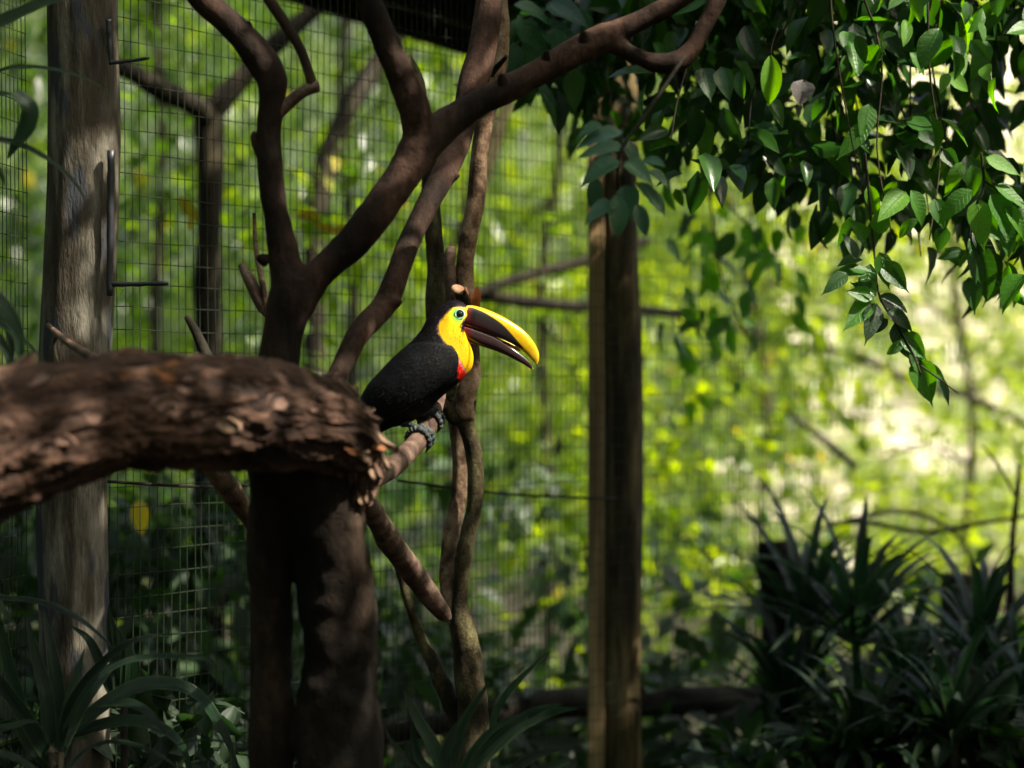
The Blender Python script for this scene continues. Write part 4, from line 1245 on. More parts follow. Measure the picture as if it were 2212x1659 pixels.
# added leaf masses out of the frame, placed to throw the dappled shade
def zhi(rg, x, y): return rg.uniform(4.2, 7.5, len(x)) + 0.05 * y
def keep_can(rg, c):
    g = np.array([mnoise.noise(Vector((q[0] * 0.55, q[1] * 0.55, 2.0))) for q in c])
    return g > -0.22
def canopy(name, rg, n_c, xr, yr, zr, thr, fr=0.6):
    cen = np.stack([rg.uniform(*xr, n_c), rg.uniform(*yr, n_c), rg.uniform(*zr, n_c)], -1)
    g = np.array([mnoise.noise(Vector((q[0] * fr, q[1] * fr, 2.0))) for q in cen])
    cen = cen[g > thr]
    pos, xd, nm, sz = sprays(rg, cen, 26, 0.5, size=(0.14, 0.26))
    o = obj(name, leaves_mesh(name, pos, xd, nm, sz, np.clip(rg.normal(0.4, 0.2, len(pos)), 0, 0.9), M['leaf_far']))
    o['kind'] = 'stuff'
canopy("shade_canopy_foliage", rg, 1700, (-9, 2.0), (9.5, 27), (5.2, 9.5), 0.12, 0.28)
canopy("shade_canopy_foliage", rg, 300, (0.4, 5), (4.6, 7.6), (3.4, 5.2), -0.15)
canopy("shade_canopy_foliage", rg, 520, (-7, -1.0), (0.5, 8), (3.2, 4.8), -0.5)
canopy("shade_canopy_foliage", rg, 420, (0.5, 6.5), (-0.5, 4.8), (3.2, 4.6), -0.5)
canopy("shade_canopy_foliage", rg, 200, (-3, 3), (-5.5, 0.0), (3.6, 4.6), -0.6)
canopy("shade_canopy_foliage", rg, 420, (-6, 0.6), (9.0, 14.0), (3.8, 4.8), 0.12)
# added leaf ring, unseen behind and beside the camera, blocks low sky light
cen = []
while len(cen) < 900:
    a_ = rg.uniform(0, 2 * math.pi); r_ = rg.uniform(5.5, 9.0)
    x, y = r_ * math.cos(a_), r_ * math.sin(a_) + 1.0
    if y > 4.5 and abs(x) < 0.36 * y + 1.2: continue
    if y > 7.5: continue
    cen.append((x, y, rg.uniform(0.2, 5.0)))
pos, xd, nm, sz = sprays(rg, np.array(cen), 24, 0.7, size=(0.2, 0.36))
o = obj("sky_blocking_foliage", leaves_mesh("sky_blocking_foliage", pos, xd, nm, sz, np.clip(rg.normal(0.35, 0.2, len(pos)), 0, 0.9), M['leaf_shade']))
o['kind'] = 'stuff'


# background trunks and limbs
def bgtree(name, label, paths, mat, cat="tree", to_ground=None):
    p0 = paths[0][0]
    tr_ = thing(name, label, cat, (p0[0], p0[1], 0))
    for q, pth in enumerate(paths):
        if q == 0 and to_ground is not None:
            pth = np.vstack([pth, ground_end(pth[-1], r=pth[-1][3] * 1.2)])
        tubeobj("trunk" if q == 0 else "branch", pth, mat, tr_, 60, 16, 0.18, 6, q * 3.0 + p0[0])
    return tr_
bgtree("mossy_tree", "mossy forked tree behind the mesh just right of the grey post", [
    D((452, 250, 8.2, 34), (455, 340, 8.2, 30), (452, 480, 8.2, 28), (448, 640, 8.2, 30), (450, 800, 8.2, 32)),
    D((455, 260, 8.2, 30), (420, 228, 8.1, 24), (350, 195, 8.0, 24), (290, 160, 7.9, 22), (240, 140, 7.8, 20), (150, 110, 7.7, 18)),
    D((450, 250, 8.2, 30), (490, 205, 8.2, 26), (530, 160, 8.2, 24), (600, 90, 8.2, 22), (680, 20, 8.2, 20), (760, -60, 8.2, 18))], M['dark_bark'], to_ground=True)
bgtree("leaning_tree", "dark leaning forest tree seen between the bare tree's limbs", [
    D((900, 20, 10.0, 20), (820, 130, 10.0, 22), (760, 220, 10.0, 24), (715, 320, 10.0, 25), (690, 420, 10.0, 25), (680, 560, 10.0, 24), (680, 760, 10.0, 24)),
    D((800, 150, 9.0, 14), (770, 215, 8.9, 14), (730, 290, 8.9, 12), (700, 330, 8.9, 10))], M['dark_bark'], to_ground=True)
bgtree("forest_tree", "slim grey green tree trunk leaning behind the pale trunk", [
    D((1110, 120, 11, 20), (1080, 260, 11, 20), (1040, 380, 11, 20), (1005, 480, 11, 20), (985, 620, 11, 18), (980, 900, 11, 18))], M['mossy_bark'], to_ground=True)
bgtree("forest_tree", "thin dark tree trunk deep in the forest between the grey post and the bare tree", [
    D((330, -80, 12.5, 9), (350, 300, 12.5, 11), (335, 700, 12.5, 12), (340, 1100, 12.5, 13)), D((345, 420, 12.5, 6), (400, 360, 12.5, 5), (470, 330, 12.5, 4))], M['dark_bark'], to_ground=True)
bgtree("forest_tree", "dark crooked forest tree standing between the fork and the toucan", [
    D((760, -80, 13.5, 9), (735, 250, 13.5, 11), (765, 600, 13.5, 12), (750, 1000, 13.5, 13)), D((740, 300, 13.5, 6), (800, 250, 13.5, 5), (850, 190, 13.5, 4))], M['dark_bark'], to_ground=True)
bgtree("forest_tree", "faint slender forest tree between the pale trunk and the brown post", [
    D((1190, -60, 13, 7), (1210, 300, 13, 9), (1170, 620, 13, 10), (1185, 1100, 13, 11)), D((1200, 420, 13, 5), (1130, 480, 13, 5), (1080, 560, 13, 4)), D((1180, 700, 13, 5), (1240, 800, 13, 5), (1260, 900, 13, 3))], M['dark_bark'], to_ground=True)
bgtree("forest_tree", "faint slender forest tree in the bright foliage right of the brown post", [
    D((1650, 200, 14, 7), (1610, 520, 14, 9), (1655, 850, 14, 10), (1640, 1200, 14, 11)), D((1625, 640, 14, 5), (1740, 560, 14, 5), (1820, 520, 14, 3)), D((1655, 860, 14, 5), (1560, 780, 14, 4), (1480, 760, 14, 3)), D((1650, 960, 14, 5), (1780, 900, 14, 4), (1900, 905, 14, 3))], M['mossy_bark'], to_ground=True)
bgtree("forest_tree", "thin branching tree in the palest foliage near the right edge", [
    D((2090, 200, 15, 7), (2060, 560, 15, 8), (2100, 900, 15, 9), (2085, 1200, 15, 10)), D((2070, 700, 15, 5), (1960, 640, 15, 4), (1880, 640, 15, 3)), D((2095, 850, 15, 5), (2190, 790, 15, 4), (2300, 760, 15, 3)), D((2090, 1000, 15, 5), (1990, 960, 15, 4), (1900, 990, 15, 3))], M['mossy_bark'], to_ground=True)
bgtree("fallen_limb", "dark limbs lying across behind the mesh left of the brown post", [
    D((1010, 640, 8.6, 10), (1090, 610, 8.7, 12), (1180, 585, 8.8, 12), (1280, 560, 8.9, 12), (1400, 520, 9.0, 10)),
    D((1010, 630, 8.7, 16), (1120, 650, 8.7, 14), (1220, 660, 8.8, 13), (1320, 662, 8.9, 12), (1480, 680, 9.0, 10))], M['dark_bark'], "branch")
bgtree("fallen_limb", "thin brown limb crossing the bright foliage on the right", [
    D((1560, 700, 12, 5), (1700, 740, 12.1, 7), (1850, 770, 12.2, 8), (1980, 830, 12.3, 9), (2100, 860, 12.4, 8), (2260, 940, 12.5, 6)),
    D((1700, 890, 9.5, 6), (1780, 950, 9.5, 7), (1850, 1010, 9.5, 8))], M['dark_bark'], "branch")
bgtree("arching_vine", "thin dark vine arching over the strap leaved plants at right", [
    D((1760, 1150, 8.4, 3), (1850, 1120, 8.4, 5), (1950, 1105, 8.4, 5.5), (2040, 1135, 8.4, 5), (2090, 1190, 8.4, 5), (2105, 1250, 8.4, 5), (2160, 1310, 8.4, 4), (2240, 1340, 8.4, 4)),
    D((1790, 1130, 7.8, 4), (1880, 1130, 7.8, 5), (2000, 1150, 7.8, 5), (2120, 1130, 7.8, 5), (2250, 1110, 7.8, 4))], M['dark_bark'], "vine")
bgtree("bare_sapling", "thin upright bare sapling at the right edge above the strap leaves", [
    D((2204, 1000, 7.2, 4), (2196, 1080, 7.2, 6), (2186, 1180, 7.2, 7), (2182, 1300, 7.2, 9), (2180, 1400, 7.2, 9)),
    D((2196, 1080, 7.2, 3), (2160, 1010, 7.2, 3), (2120, 960, 7.2, 2))], M['dark_bark'], "sapling", to_ground=True)
bgtree("dark_stump", "short dark post standing behind the strap leaved plants", [
    D((1672, 1170, 7.0, 34), (1676, 1260, 7.0, 36), (1678, 1400, 7.0, 38))], M['dark_bark'], "stump", to_ground=True)
bgtree("dark_stump", "broad dark stump behind the plants at the right edge", [
    D((2080, 1240, 7.4, 46), (2080, 1320, 7.4, 50), (2082, 1420, 7.4, 52))], M['dark_bark'], "stump", to_ground=True)

# ------------------------------------------------------------------ broad-leaved plants whose leaves are single objects
VAR = {}
def leafvars(key):
    if key not in VAR:
        VAR[key] = []
        for sh_, fo, cu, wd in ((0, 0.2, 0.45, 0.46), (1, 0.28, 0.3, 0.5), (0, 0.15, 0.7, 0.4), (2, 0.3, 0.5, 0.44), (1, 0.1, 0.15, 0.42)):
            V, Q, uv = leaf_grid(sh_, 9, fo, cu, wd)
            VAR[key].append(mesh_np("leaf", V, Q, M[key], uv=uv))
    return VAR[key]
def put_leaf(parent, pos, xdir, nrm, size, key='leaf_vine', var=None, wide=1.0):
    vs_ = leafvars(key)
    o = bpy.data.objects.new("leaf", vs_[random.randrange(len(vs_)) if var is None else var])
    Rm = rotmats(np.array([xdir], float), np.array([nrm], float))[0]
    o.rotation_euler = Matrix(Rm.tolist()).to_euler()
    o.scale = (size, size * wide, size)
    o.location = Vector([float(q) for q in pos]) - parent.location
    return link(o, parent)

vine = thing("overhanging_shrub", "large glossy leaved shrub hanging down over the top right", "shrub", (P(2300, 829, 5.2)[0], 5.2, 0))
vg = D((2420, 900, 5.2, 30))[0]
tubeobj("trunk", np.vstack([D((1900, -420, 5.3, 16), (2150, -200, 5.3, 22), (2350, 200, 5.25, 28)), vg, ground_end(vg)]), M['dark_bark'], vine, 60, 14)
rg = np.random.default_rng(31)
# main mass: boundary of the leafy underside in the picture
BX = [1130, 1200, 1290, 1400, 1480, 1560, 1650, 1750, 1850, 1950, 2050, 2150, 2260]
BY = [150, 215, 270, 330, 470, 430, 470, 500, 530, 590, 560, 620, 640]
def lower_edge(x): return np.interp(x, BX, BY)
# twigs
for q in range(16):
    x0 = rg.uniform(1450, 2250); y0 = rg.uniform(-120, 60)
    x1 = x0 + rg.normal(40, 60); y1 = lower_edge(x1) * rg.uniform(0.7, 1.0)
    Yq = rg.uniform(4.5, 5.6)
    tubeobj("twig", D((x0, y0, Yq, 3.0), (x0 * .7 + x1 * .3 + rg.normal(0, 22), y0 * .7 + y1 * .3, Yq, 2.4), (x0 * .35 + x1 * .65 + rg.normal(0, 25), y0 * .35 + y1 * .65, Yq, 2.0), (x1, y1, Yq - 0.05, 1.5)), M['dark_bark'], vine, 20, 6, 0.1, 30)
n_leaf = 0
while n_leaf < 285:
    x = rg.uniform(1400, 2290); y = rg.uniform(-60, lower_edge(x) - 20)
    # sparser toward the bottom, with gaps
    gap = mnoise.noise(Vector((x * 0.009, y * 0.009, 4.0)))
    if gap < (0.06 if x > 1800 else -0.02) and y > 120 and rg.random() < 0.88: continue
    Yq = rg.uniform(4.95, 6.1) if x < 1820 else rg.uniform(4.5, 5.3)
    p_ = P(x, y, Yq)
    xd = np.array([rg.normal(0, 0.55), rg.normal(-0.1, 0.4), -0.9 + rg.normal(0, 0.35)])
    nm = np.array([rg.normal(0, 0.55), -0.75 + rg.normal(0, 0.5), 0.55 + rg.normal(0, 0.4)])
    put_leaf(vine, p_, xd, nm, px(rg.uniform(36, 92) if x < 1820 else rg.uniform(48, 112), Yq), 'leaf_bright' if rg.random() < (0.35 if x > 1850 else 0.06) else 'leaf_vine', wide=rg.uniform(0.8, 1.2))  # brighter-coloured leaves towards the right stand in for sunlit ones
    n_leaf += 1
# the mass behind and above the frame
cen = []
while len(cen) < 330:
    x = rg.uniform(1180, 2500); y = rg.uniform(-620, lower_edge(min(x, 2260)) - 60)
    if y > 90 and mnoise.noise(Vector((x * 0.009, y * 0.009, 4.0))) < (0.14 if x > 1800 else 0.0): continue
    Yq = rg.uniform(5.0, 6.2)
    if x < 1420: Yq = rg.uniform(5.6, 6.2)
    cen.append(P(x, y, Yq))
cen = np.array(cen)
pos, xd, nm, sz = sprays(rg, cen, 13, 0.16, droop=0.9, size=(0.06, 0.11))
nm[:, 1] -= 0.6
o = obj("foliage", leaves_mesh("foliage", pos, xd, nm, sz, np.clip(rg.normal(0.35, 0.22, len(pos)), 0, 0.95), M['leaf_vine_stuff'], 'mid'), vine)
o['kind'] = 'stuff'
# hanging spray low on the right, and the bright and pale single leaves
hs_ = thing("hanging_vine", "leafy vine strand dangling in front of the bright foliage on the right", "vine", P(1900, 500, 4.6))
stem = D((1868, 330, 4.6, 3), (1882, 470, 4.6, 2.6), (1890, 560, 4.6, 2.4), (1900, 640, 4.58, 2.4), (1935, 700, 4.56, 2.4), (1970, 760, 4.55, 2.2), (1990, 810, 4.55, 2.0))
tubeobj("stem", stem, M['dark_bark'], hs_, 60, 8, 0.1)
tubeobj("stem", D((1990, 790, 4.55, 2), (2030, 820, 4.55, 1.8), (2070, 850, 4.55, 1.2)), M['dark_bark'], hs_, 20, 8, 0.1)
# x, y, dx, dy, length_px, key, width
HL = [(1870, 520, -0.4, -0.5, 62), (1862, 560, -1, 0.1, 60), (1898, 505, 0.2, -1, 70), (1900, 545, 0.3, 1, 80), (1880, 570, -0.2, 1, 82), (1905, 570, 0.9, 0.9, 80),
      (1830, 590, -1, 0.8, 70), (1835, 580, 1, 0.1, 55), (1870, 590, -1, -0.15, 60), (1850, 560, -0.3, -1, 62), (1893, 640, -0.5, -0.3, 60),
      (1885, 645, -0.9, 0.9, 98), (1893, 655, -0.3, 1, 92), (1880, 640, -1, -0.2, 58), (1898, 640, 1, 0.5, 66), (1915, 670, 0.9, 0.6, 66), (1918, 690, -0.9, 0.6, 52),
      (1930, 700, 0.5, 1, 86), (1950, 720, 0.9, 1, 74), (1952, 735, -0.9, 0.8, 44), (1968, 760, 0.4, 1, 60), (1985, 775, 0.25, 1, 100), (1990, 790, 0.9, 0.5, 60), (2020, 815, 0.7, 0.8, 64)]
for (x, y, dx, dy, L_) in HL:
    put_leaf(hs_, P(x, y, 4.57 + rg.normal(0, 0.015)), (dx, rg.normal(-0.2, 0.2), -dy), (rg.normal(0, .3), -0.9, 0.4 + rg.normal(0, .25)), px(L_ * 1.12, 4.57), 'leaf_vine', wide=1.05)
put_leaf(hs_, P(1838, 552, 4.6), (0.1, 0, -1), (0.1, -1, 0.2), px(42, 4.6), 'leaf_orange')
# big bright leaves at right edge
bl = thing("bright_leaf_spray", "spray of large bright green leaves at the right edge", "branch", P(2150, 430, 4.5))
tubeobj("stem", D((2120, 330, 4.5, 3), (2125, 400, 4.5, 2.6), (2110, 440, 4.5, 2.2)), M['dark_bark'], bl, 20, 8, 0.1)
tubeobj("stem", D((2125, 390, 4.5, 2.5), (2170, 420, 4.5, 2.2), (2230, 450, 4.5, 2)), M['dark_bark'], bl, 20, 8, 0.1)
for (x, y, dx, dy, L_, w_) in [(2100, 410, -1, 0.75, 105, 1.1), (2112, 430, 0.1, 1, 120, 1.05), (2140, 420, 0.5, 1, 110, 1.0), (2150, 400, 1, 0.7, 100, 0.9), (2170, 440, 0.8, 1, 95, 0.9), (2080, 350, -0.6, 1, 80, 1), (2130, 340, 1, 0.5, 90, 1)]:
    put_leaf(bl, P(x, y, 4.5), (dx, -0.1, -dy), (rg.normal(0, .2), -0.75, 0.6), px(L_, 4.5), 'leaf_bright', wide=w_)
dd_ = thing("dark_leaf_spray", "pair of long drooping dark leaves low at the right edge", "branch", P(2110, 520, 4.55))
tubeobj("stem", D((2100, 450, 4.55, 2.5), (2095, 500, 4.55, 2.2), (2090, 550, 4.55, 1.8)), M['dark_bark'], dd_, 14, 8, 0.1)
for (x, y, dx, dy, L_, w_) in [(2095, 510, 0.35, 1, 150, 0.95), (2092, 600, 0.2, 1, 84, 1.0), (2080, 540, -0.9, 0.3, 60, 1.0), (2100, 500, 0.8, 1, 110, .9)]:
    put_leaf(dd_, P(x, y, 4.55), (dx, -0.1, -dy), (0.1, -1, 0.15), px(L_, 4.55), 'leaf_vine', wide=w_)
sl = thing("single_bright_leaf", "lone bright green oval leaf hanging before the dark shrub", "leaf", P(1664, 120, 4.4))
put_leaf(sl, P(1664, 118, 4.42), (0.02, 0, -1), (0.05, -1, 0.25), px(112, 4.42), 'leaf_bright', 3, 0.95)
tubeobj("stalk", D((1680, 60, 4.42, 2), (1668, 95, 4.42, 1.8), (1664, 120, 4.42, 1.8)), M['dark_bark'], sl, 10, 6, 0)
wl = thing("bleached_leaf", "pale bleached leaf with pinkish spots hanging in the dark shrub", "leaf", P(1730, 180, 4.42))
put_leaf(wl, P(1735, 172, 4.42), (-0.1, 0, -1), (0.05, -1, 0.1), px(62, 4.42), 'leaf_white', 1, 1.7)

# sunlit spray of rounder leaves behind, right of the brown post
ms = thing("sunlit_branch", "sunlit bright green branch hanging right of the brown post", "branch", P(1560, 500, 6.9))
tubeobj("stem", D((1500, 250, 6.9, 3), (1530, 400, 6.9, 3), (1560, 600, 6.9, 2.5), (1620, 740, 6.9, 2)), M['dark_bark'], ms, 40, 8, 0.1)
tubeobj("stem", D((1530, 400, 6.9, 2.5), (1600, 470, 6.9, 2), (1680, 560, 6.9, 1.5)), M['dark_bark'], ms, 20, 8, 0.1)
for q in range(86):
    x = rg.normal(1560, 95); y = rg.normal(600, 105)
    if x < 1425 or y < 440: continue
    Yq = rg.uniform(6.5, 7.6)
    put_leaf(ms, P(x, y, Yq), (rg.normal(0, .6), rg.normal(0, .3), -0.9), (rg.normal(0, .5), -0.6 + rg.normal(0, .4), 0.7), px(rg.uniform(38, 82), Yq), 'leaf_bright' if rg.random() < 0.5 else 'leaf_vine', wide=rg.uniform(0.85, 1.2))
# blue-green compound leaves over the brown post
bp_ = thing("blue_green_branch", "drooping blue green leafy branch in front of the brown post top", "branch", P(1330, 300, 4.05))
tubeobj("stem", D((1480, 120, 4.15, 4), (1400, 240, 4.1, 4), (1340, 330, 4.05, 3.5), (1335, 430, 4.05, 2.5)), M['dark_bark'], bp_, 30, 8, 0.1)
for (x, y, dx, dy, L_, w_) in [(1345, 285, -1, 0.1, 110, 1.1), (1350, 320, -1, 0.05, 110, 0.9), (1340, 350, -1, 0.5, 110, 1.1), (1290, 385, -0.15, 1, 85, 1.0), (1330, 440, -1, 0.55, 90, 1.2),
                              (1345, 300, 0.5, 0.7, 90, 1.1), (1350, 350, 0.8, 0.6, 85, 1.1), (1370, 395, 0.9, 0.7, 85, 1.0), (1350, 400, 0.2, 1, 85, 1.2), (1360, 400, -0.4, 1, 70, 1.2),
                              (1330, 420, 0.1, 1, 95, 1.1), (1375, 440, 0.3, 1, 75, 1), (1400, 370, 0.9, 0.6, 62, 1.1), (1405, 420, 0.7, 0.9, 60, 1.0), (1300, 270, -0.9, 0.4, 70, 1), (1385, 350, 1, 0, 60, 1.2)]:
    put_leaf(bp_, P(x, y, 4.05 + rg.normal(0, .03)), (dx, rg.normal(-.1, .2), -dy), (rg.normal(0, .25), -0.7, 0.7), px(L_, 4.05), 'leaf_blue', wide=w_)
tb_ = thing("blue_green_branch", "broad soft blue green leaves at the top beside the pale trunk", "branch", P(1180, 60, 5.35))
tubeobj("stem", D((1320, -60, 5.4, 4), (1220, 10, 5.38, 4), (1130, 40, 5.35, 3)), M['dark_bark'], tb_, 30, 8, 0.1)
for (x, y, dx, dy, L_, w_) in [(1120, 30, 0.6, 1, 140, 1.0), (1150, 40, 1, 0.8, 160, 0.9), (1110, 10, 1, 0.2, 110, 1.1), (1130, 90, 0.3, 1, 120, 1.0), (1180, 10, 1, 0.5, 120, 1), (1110, 90, 0.05, 1, 110, 1),
                              (1250, 20, 0.6, 1, 110, 1.2), (1140, 170, 1, 0.7, 100, 0.6), (1040, 180, -1, -0.1, 60, 0.7), (1030, 195, -1, -0.4, 56, 0.6), (1165, 195, 0.7, 1, 96, 0.6), (1200, 60, 0.2, 1, 100, 1.2)]:
    put_leaf(tb_, P(x, y, 5.32 + rg.normal(0, .04)), (dx, rg.normal(-.1, .2), -dy), (rg.normal(0, .25), -0.7, 0.7), px(L_, 5.32), 'leaf_blue', wide=w_)
yl = thing("yellow_leaf_sprig", "yellowing leaf hanging behind the mesh left of the bare tree", "leaf", P(400, 430, 6.6))
for (x, y, dx, dy, L_) in [(385, 425, 0.8, 1, 70), (408, 470, 0.2, 1, 30)]:
    put_leaf(yl, P(x, y, 6.6), (dx, -0.1, -dy), (0, -0.9, 0.4), px(L_, 6.6), 'leaf_yellow', wide=0.9)
yl2 = thing("yellow_leaf_sprig", "yellow leaf hanging behind the mesh below the log", "leaf", P(305, 1085, 6.6))
put_leaf(yl2, P(300, 1080, 6.6), (0.1, -0.1, -1), (0.1, -1, 0.2), px(80, 6.6), 'leaf_yellow', wide=1.1)
yl3 = thing("yellow_leaf_sprig", "yellow leaves behind the mesh in the bare tree's fork", "leaf", P(680, 480, 6.8))
for (x, y, dx, dy, L_) in [(640, 465, 1, 0.1, 60), (680, 490, 1, 0.1, 66), (720, 500, 1, -0.3, 50)]:
    put_leaf(yl3, P(x, y, 6.8), (dx, -0.1, -dy), (0, -0.9, 0.5), px(L_, 6.8), 'leaf_yellow', wide=1.0)
ol = thing("dead_leaf", "orange curled dead leaf standing behind the toucan's bill", "leaf", P(1030, 650, 4.86))
oc = np.array([P(1018, 664, 4.85), P(1036, 668, 4.86), P(1040, 632, 4.87), P(1028, 617, 4.86), P(1019, 640, 4.84), P(1030, 642, 4.85)])
ocb = oc + np.array([0, 0.0015, 0])
fo_ = np.array([(0, 1, 5), (1, 2, 5), (2, 3, 5), (3, 4, 5), (4, 0, 5)])
obj("leaf_blade", mesh_np("leaf_blade", np.vstack([oc, ocb]), [np.vstack([fo_, fo_[:, ::-1] + 6])], M['leaf_orange'], smooth=False), ol)

# ------------------------------------------------------------------ strap-leaved plants
def strap_leaf(parent, pts, w_px, Yref, face=(0, -0.6, 0.8), fold=0.35, twist=0.0, seed=0, name="leaf"):
    """pts (k,3) world; w half width in metres"""
    n_ = 22
    c = catmull(np.asarray(pts), n_)
    T = np.gradient(c, axis=0); T /= np.linalg.norm(T, axis=1)[:, None]
    f = np.linspace(0, 1, n_)
    prof = (np.sin(np.pi * np.clip(f * 0.93 + 0.07, 0, 1) ** 0.75)) ** 0.75
    prof[-1] = 0.02
    hw = w_px * prof
    fc = np.array(face, float)
    U_ = np.array([-1, -0.55, -0.0, 0.55, 1.0])
    V, uv = [], []
    for i_ in range(n_):
        a_ = twist * f[i_]
        s = np.cross(fc, T[i_]); s /= np.linalg.norm(s) + 1e-9
        nn = np.cross(T[i_], s)
        s2 = s * math.cos(a_) + nn * math.sin(a_); n2 = nn * math.cos(a_) - s * math.sin(a_)
        for u_ in U_:
            rip = 0.04 * math.sin(f[i_] * 17 + seed + u_) * abs(u_)
            V.append(c[i_] + s2 * u_ * hw[i_] + n2 * hw[i_] * (abs(u_) * fold + rip)); uv.append((u_, f[i_] * 3 + seed))
    i = np.arange(n_ - 1)[:, None] * 5 + np.arange(4)[None, :]
    Q = np.stack([i, i + 5, i + 6, i + 1], -1).reshape(-1, 4)
    return obj(name, mesh_np(name, np.array(V), Q, M['strap'], uv=np.array(uv)), parent)
def strap_pic(parent, pts, w, **kw):
    Yr = pts[0][2]
    return strap_leaf(parent, [P(*q) for q in pts], px(w, Yr), Yr, seed=rg.uniform(0, 50), **kw)
def rosette(parent, c, n_, L, w, rg, up=0.9, tilt=(0.1, 1.25), stem_r=0.012):
    g = np.array([c[0], c[1], -0.05, stem_r * 1.3])
    if c[2] > 0.1:
        V, Fc = tube(np.array([np.append(c, stem_r), np.append(c * [1, 1, 0.5], stem_r), g]), 20, 10, 0.15, 40)
        obj("stem", mesh_np("stem", V, Fc, M['dark_bark']), parent)
    for q in range(n_):
        az = q * 2.4 + rg.normal(0, 0.2)
        el = tilt[0] + (tilt[1] - tilt[0]) * ((q + 0.5) / n_) + rg.normal(0, 0.08)
        l_ = L * rg.uniform(0.75, 1.1)
        h = np.array([math.cos(az), math.sin(az), 0])
        pts = []
        for f in (0, 0.25, 0.5, 0.75, 1.0):
            bend = el + f * f * rg.uniform(0.5, 0.9)
            pts.append(None)
        p_ = np.array(c, float); pts = [p_.copy()]
        droop = rg.uniform(0.5, 1.2)
        for f in (0.25, 0.5, 0.75, 1.0):
            e_ = el + droop * f * f
            p_ = p_ + (h * math.sin(e_) + np.array([0, 0, 1]) * math.cos(e_)) * l_ / 4
            pts.append(p_.copy())
        strap_leaf(parent, pts, w * rg.uniform(0.8, 1.15), 0, face=tuple(h * -0.3 + np.array([0, 0, 1.0])), fold=0.3, seed=rg.uniform(0, 50))

rg = np.random.default_rng(77)
Yd = 4.3
dl_ = thing("strap_leaved_plant", "dark strap leaved plant with glossy arching leaves in the lower left corner", "plant", (P(150, 829, Yd)[0], Yd, 0))
for pts, w, kw in [
    ([(125, 1640, Yd), (150, 1530, Yd), (215, 1440, Yd - .03), (290, 1385, Yd - .05), (395, 1367, Yd - .08)], 17, dict(face=(0.3, -0.7, 0.6))),
    ([(135, 1580, Yd), (200, 1480, Yd - .05), (270, 1432, Yd - .08), (340, 1420, Yd - .1), (420, 1420, Yd - .12), (480, 1440, Yd - .14), (510, 1466, Yd - .16)], 17, dict(face=(0.2, -0.6, 0.8))),
    ([(215, 1528, Yd - .05), (260, 1522, Yd - .1), (300, 1530, Yd - .12), (340, 1560, Yd - .14), (358, 1590, Yd - .15)], 23, dict(face=(0.3, -0.6, 0.8))),
    ([(110, 1650, Yd), (105, 1560, Yd + .02), (95, 1480, Yd + .03), (75, 1410, Yd + .04), (58, 1330, Yd + .05)], 24, dict(face=(0.3, -1, 0.1))),
    ([(130, 1640, Yd), (128, 1540, Yd + .04), (118, 1440, Yd + .06), (105, 1370, Yd + .08), (95, 1320, Yd + .1)], 26, dict(face=(0.1, -1, 0.1))),
    ([(125, 1600, Yd), (145, 1520, Yd + .02), (165, 1460, Yd + .04), (183, 1398, Yd + .06)], 16, dict(face=(0.6, -1, 0.1))),
    ([(120, 1640, Yd), (160, 1540, Yd + .03), (200, 1480, Yd + .05), (240, 1440, Yd + .1), (270, 1425, Yd + .12)], 30, dict(face=(0.3, -0.9, 0.3))),
    ([(115, 1659, Yd), (70, 1580, Yd - .03), (30, 1520, Yd - .05), (-20, 1450, Yd - .08), (-60, 1420, Yd - .08)], 28, dict(face=(0.3, -0.8, 0.5))),
    ([(110, 1659, Yd), (60, 1600, Yd), (35, 1500, Yd), (10, 1400, Yd), (-10, 1300, Yd)], 24, dict(face=(0.2, -1, 0.2))),
    ([(-60, 1270, Yd), (0, 1293, Yd - .02), (60, 1300, Yd - .04), (110, 1310, Yd - .06), (180, 1345, Yd - .08), (245, 1400, Yd - .1)], 20, dict(face=(0, -0.3, 1))),
    ([(-40, 1270, Yd - .1), (0, 1310, Yd - .1), (30, 1350, Yd - .1)], 14, dict(face=(0, -0.6, 1))),
    ([(-60, 1620, Yd - .2), (0, 1630, Yd - .2), (50, 1648, Yd - .2), (110, 1690, Yd - .2)], 18, dict(face=(0, -0.6, 1))),
    ([(-60, 1590, Yd - .1), (10, 1575, Yd - .1), (60, 1560, Yd - .08), (85, 1562, Yd - .08)], 20, dict(face=(0, -0.6, 1))),
    ([(150, 1659, Yd - .1), (190, 1620, Yd - .1), (250, 1605, Yd - .1), (330, 1625, Yd - .12), (400, 1670, Yd - .12)], 16, dict(face=(0, -0.3, 1))),
    ([(375, 1612, Yd - .2), (430, 1600, Yd - .2), (490, 1605, Yd - .2), (560, 1625, Yd - .2), (620, 1660, Yd - .2)], 9, dict(face=(0, -0.3, 1))),
    ([(130, 1600, Yd + .1), (250, 1510, Yd + .12), (330, 1480, Yd + .14), (420, 1500, Yd + .16), (480, 1580, Yd + .18), (520, 1680, Yd + .2)], 34, dict(face=(0.1, -0.5, 0.8))),
    ([(120, 1600, Yd + .1), (280, 1560, Yd + .12), (380, 1600, Yd + .14), (420, 1700, Yd + .18)], 30, dict(face=(0.1, -0.5, 0.8))),
]:
    strap_pic(dl_, pts, w * 0.68, **kw)
tubeobj("stem", np.vstack([D((122, 1620, Yd, 20), (118, 1700, Yd, 20)), ground_end(D((118, 1700, Yd, 20))[0])]), M['dark_bark'], dl_, 20, 12)
dl2 = thing("strap_leaved_plant", "upright green strap leaved shoot in front of the grey post's foot", "plant", (P(265, 829, 4.55)[0], 4.55, 0))
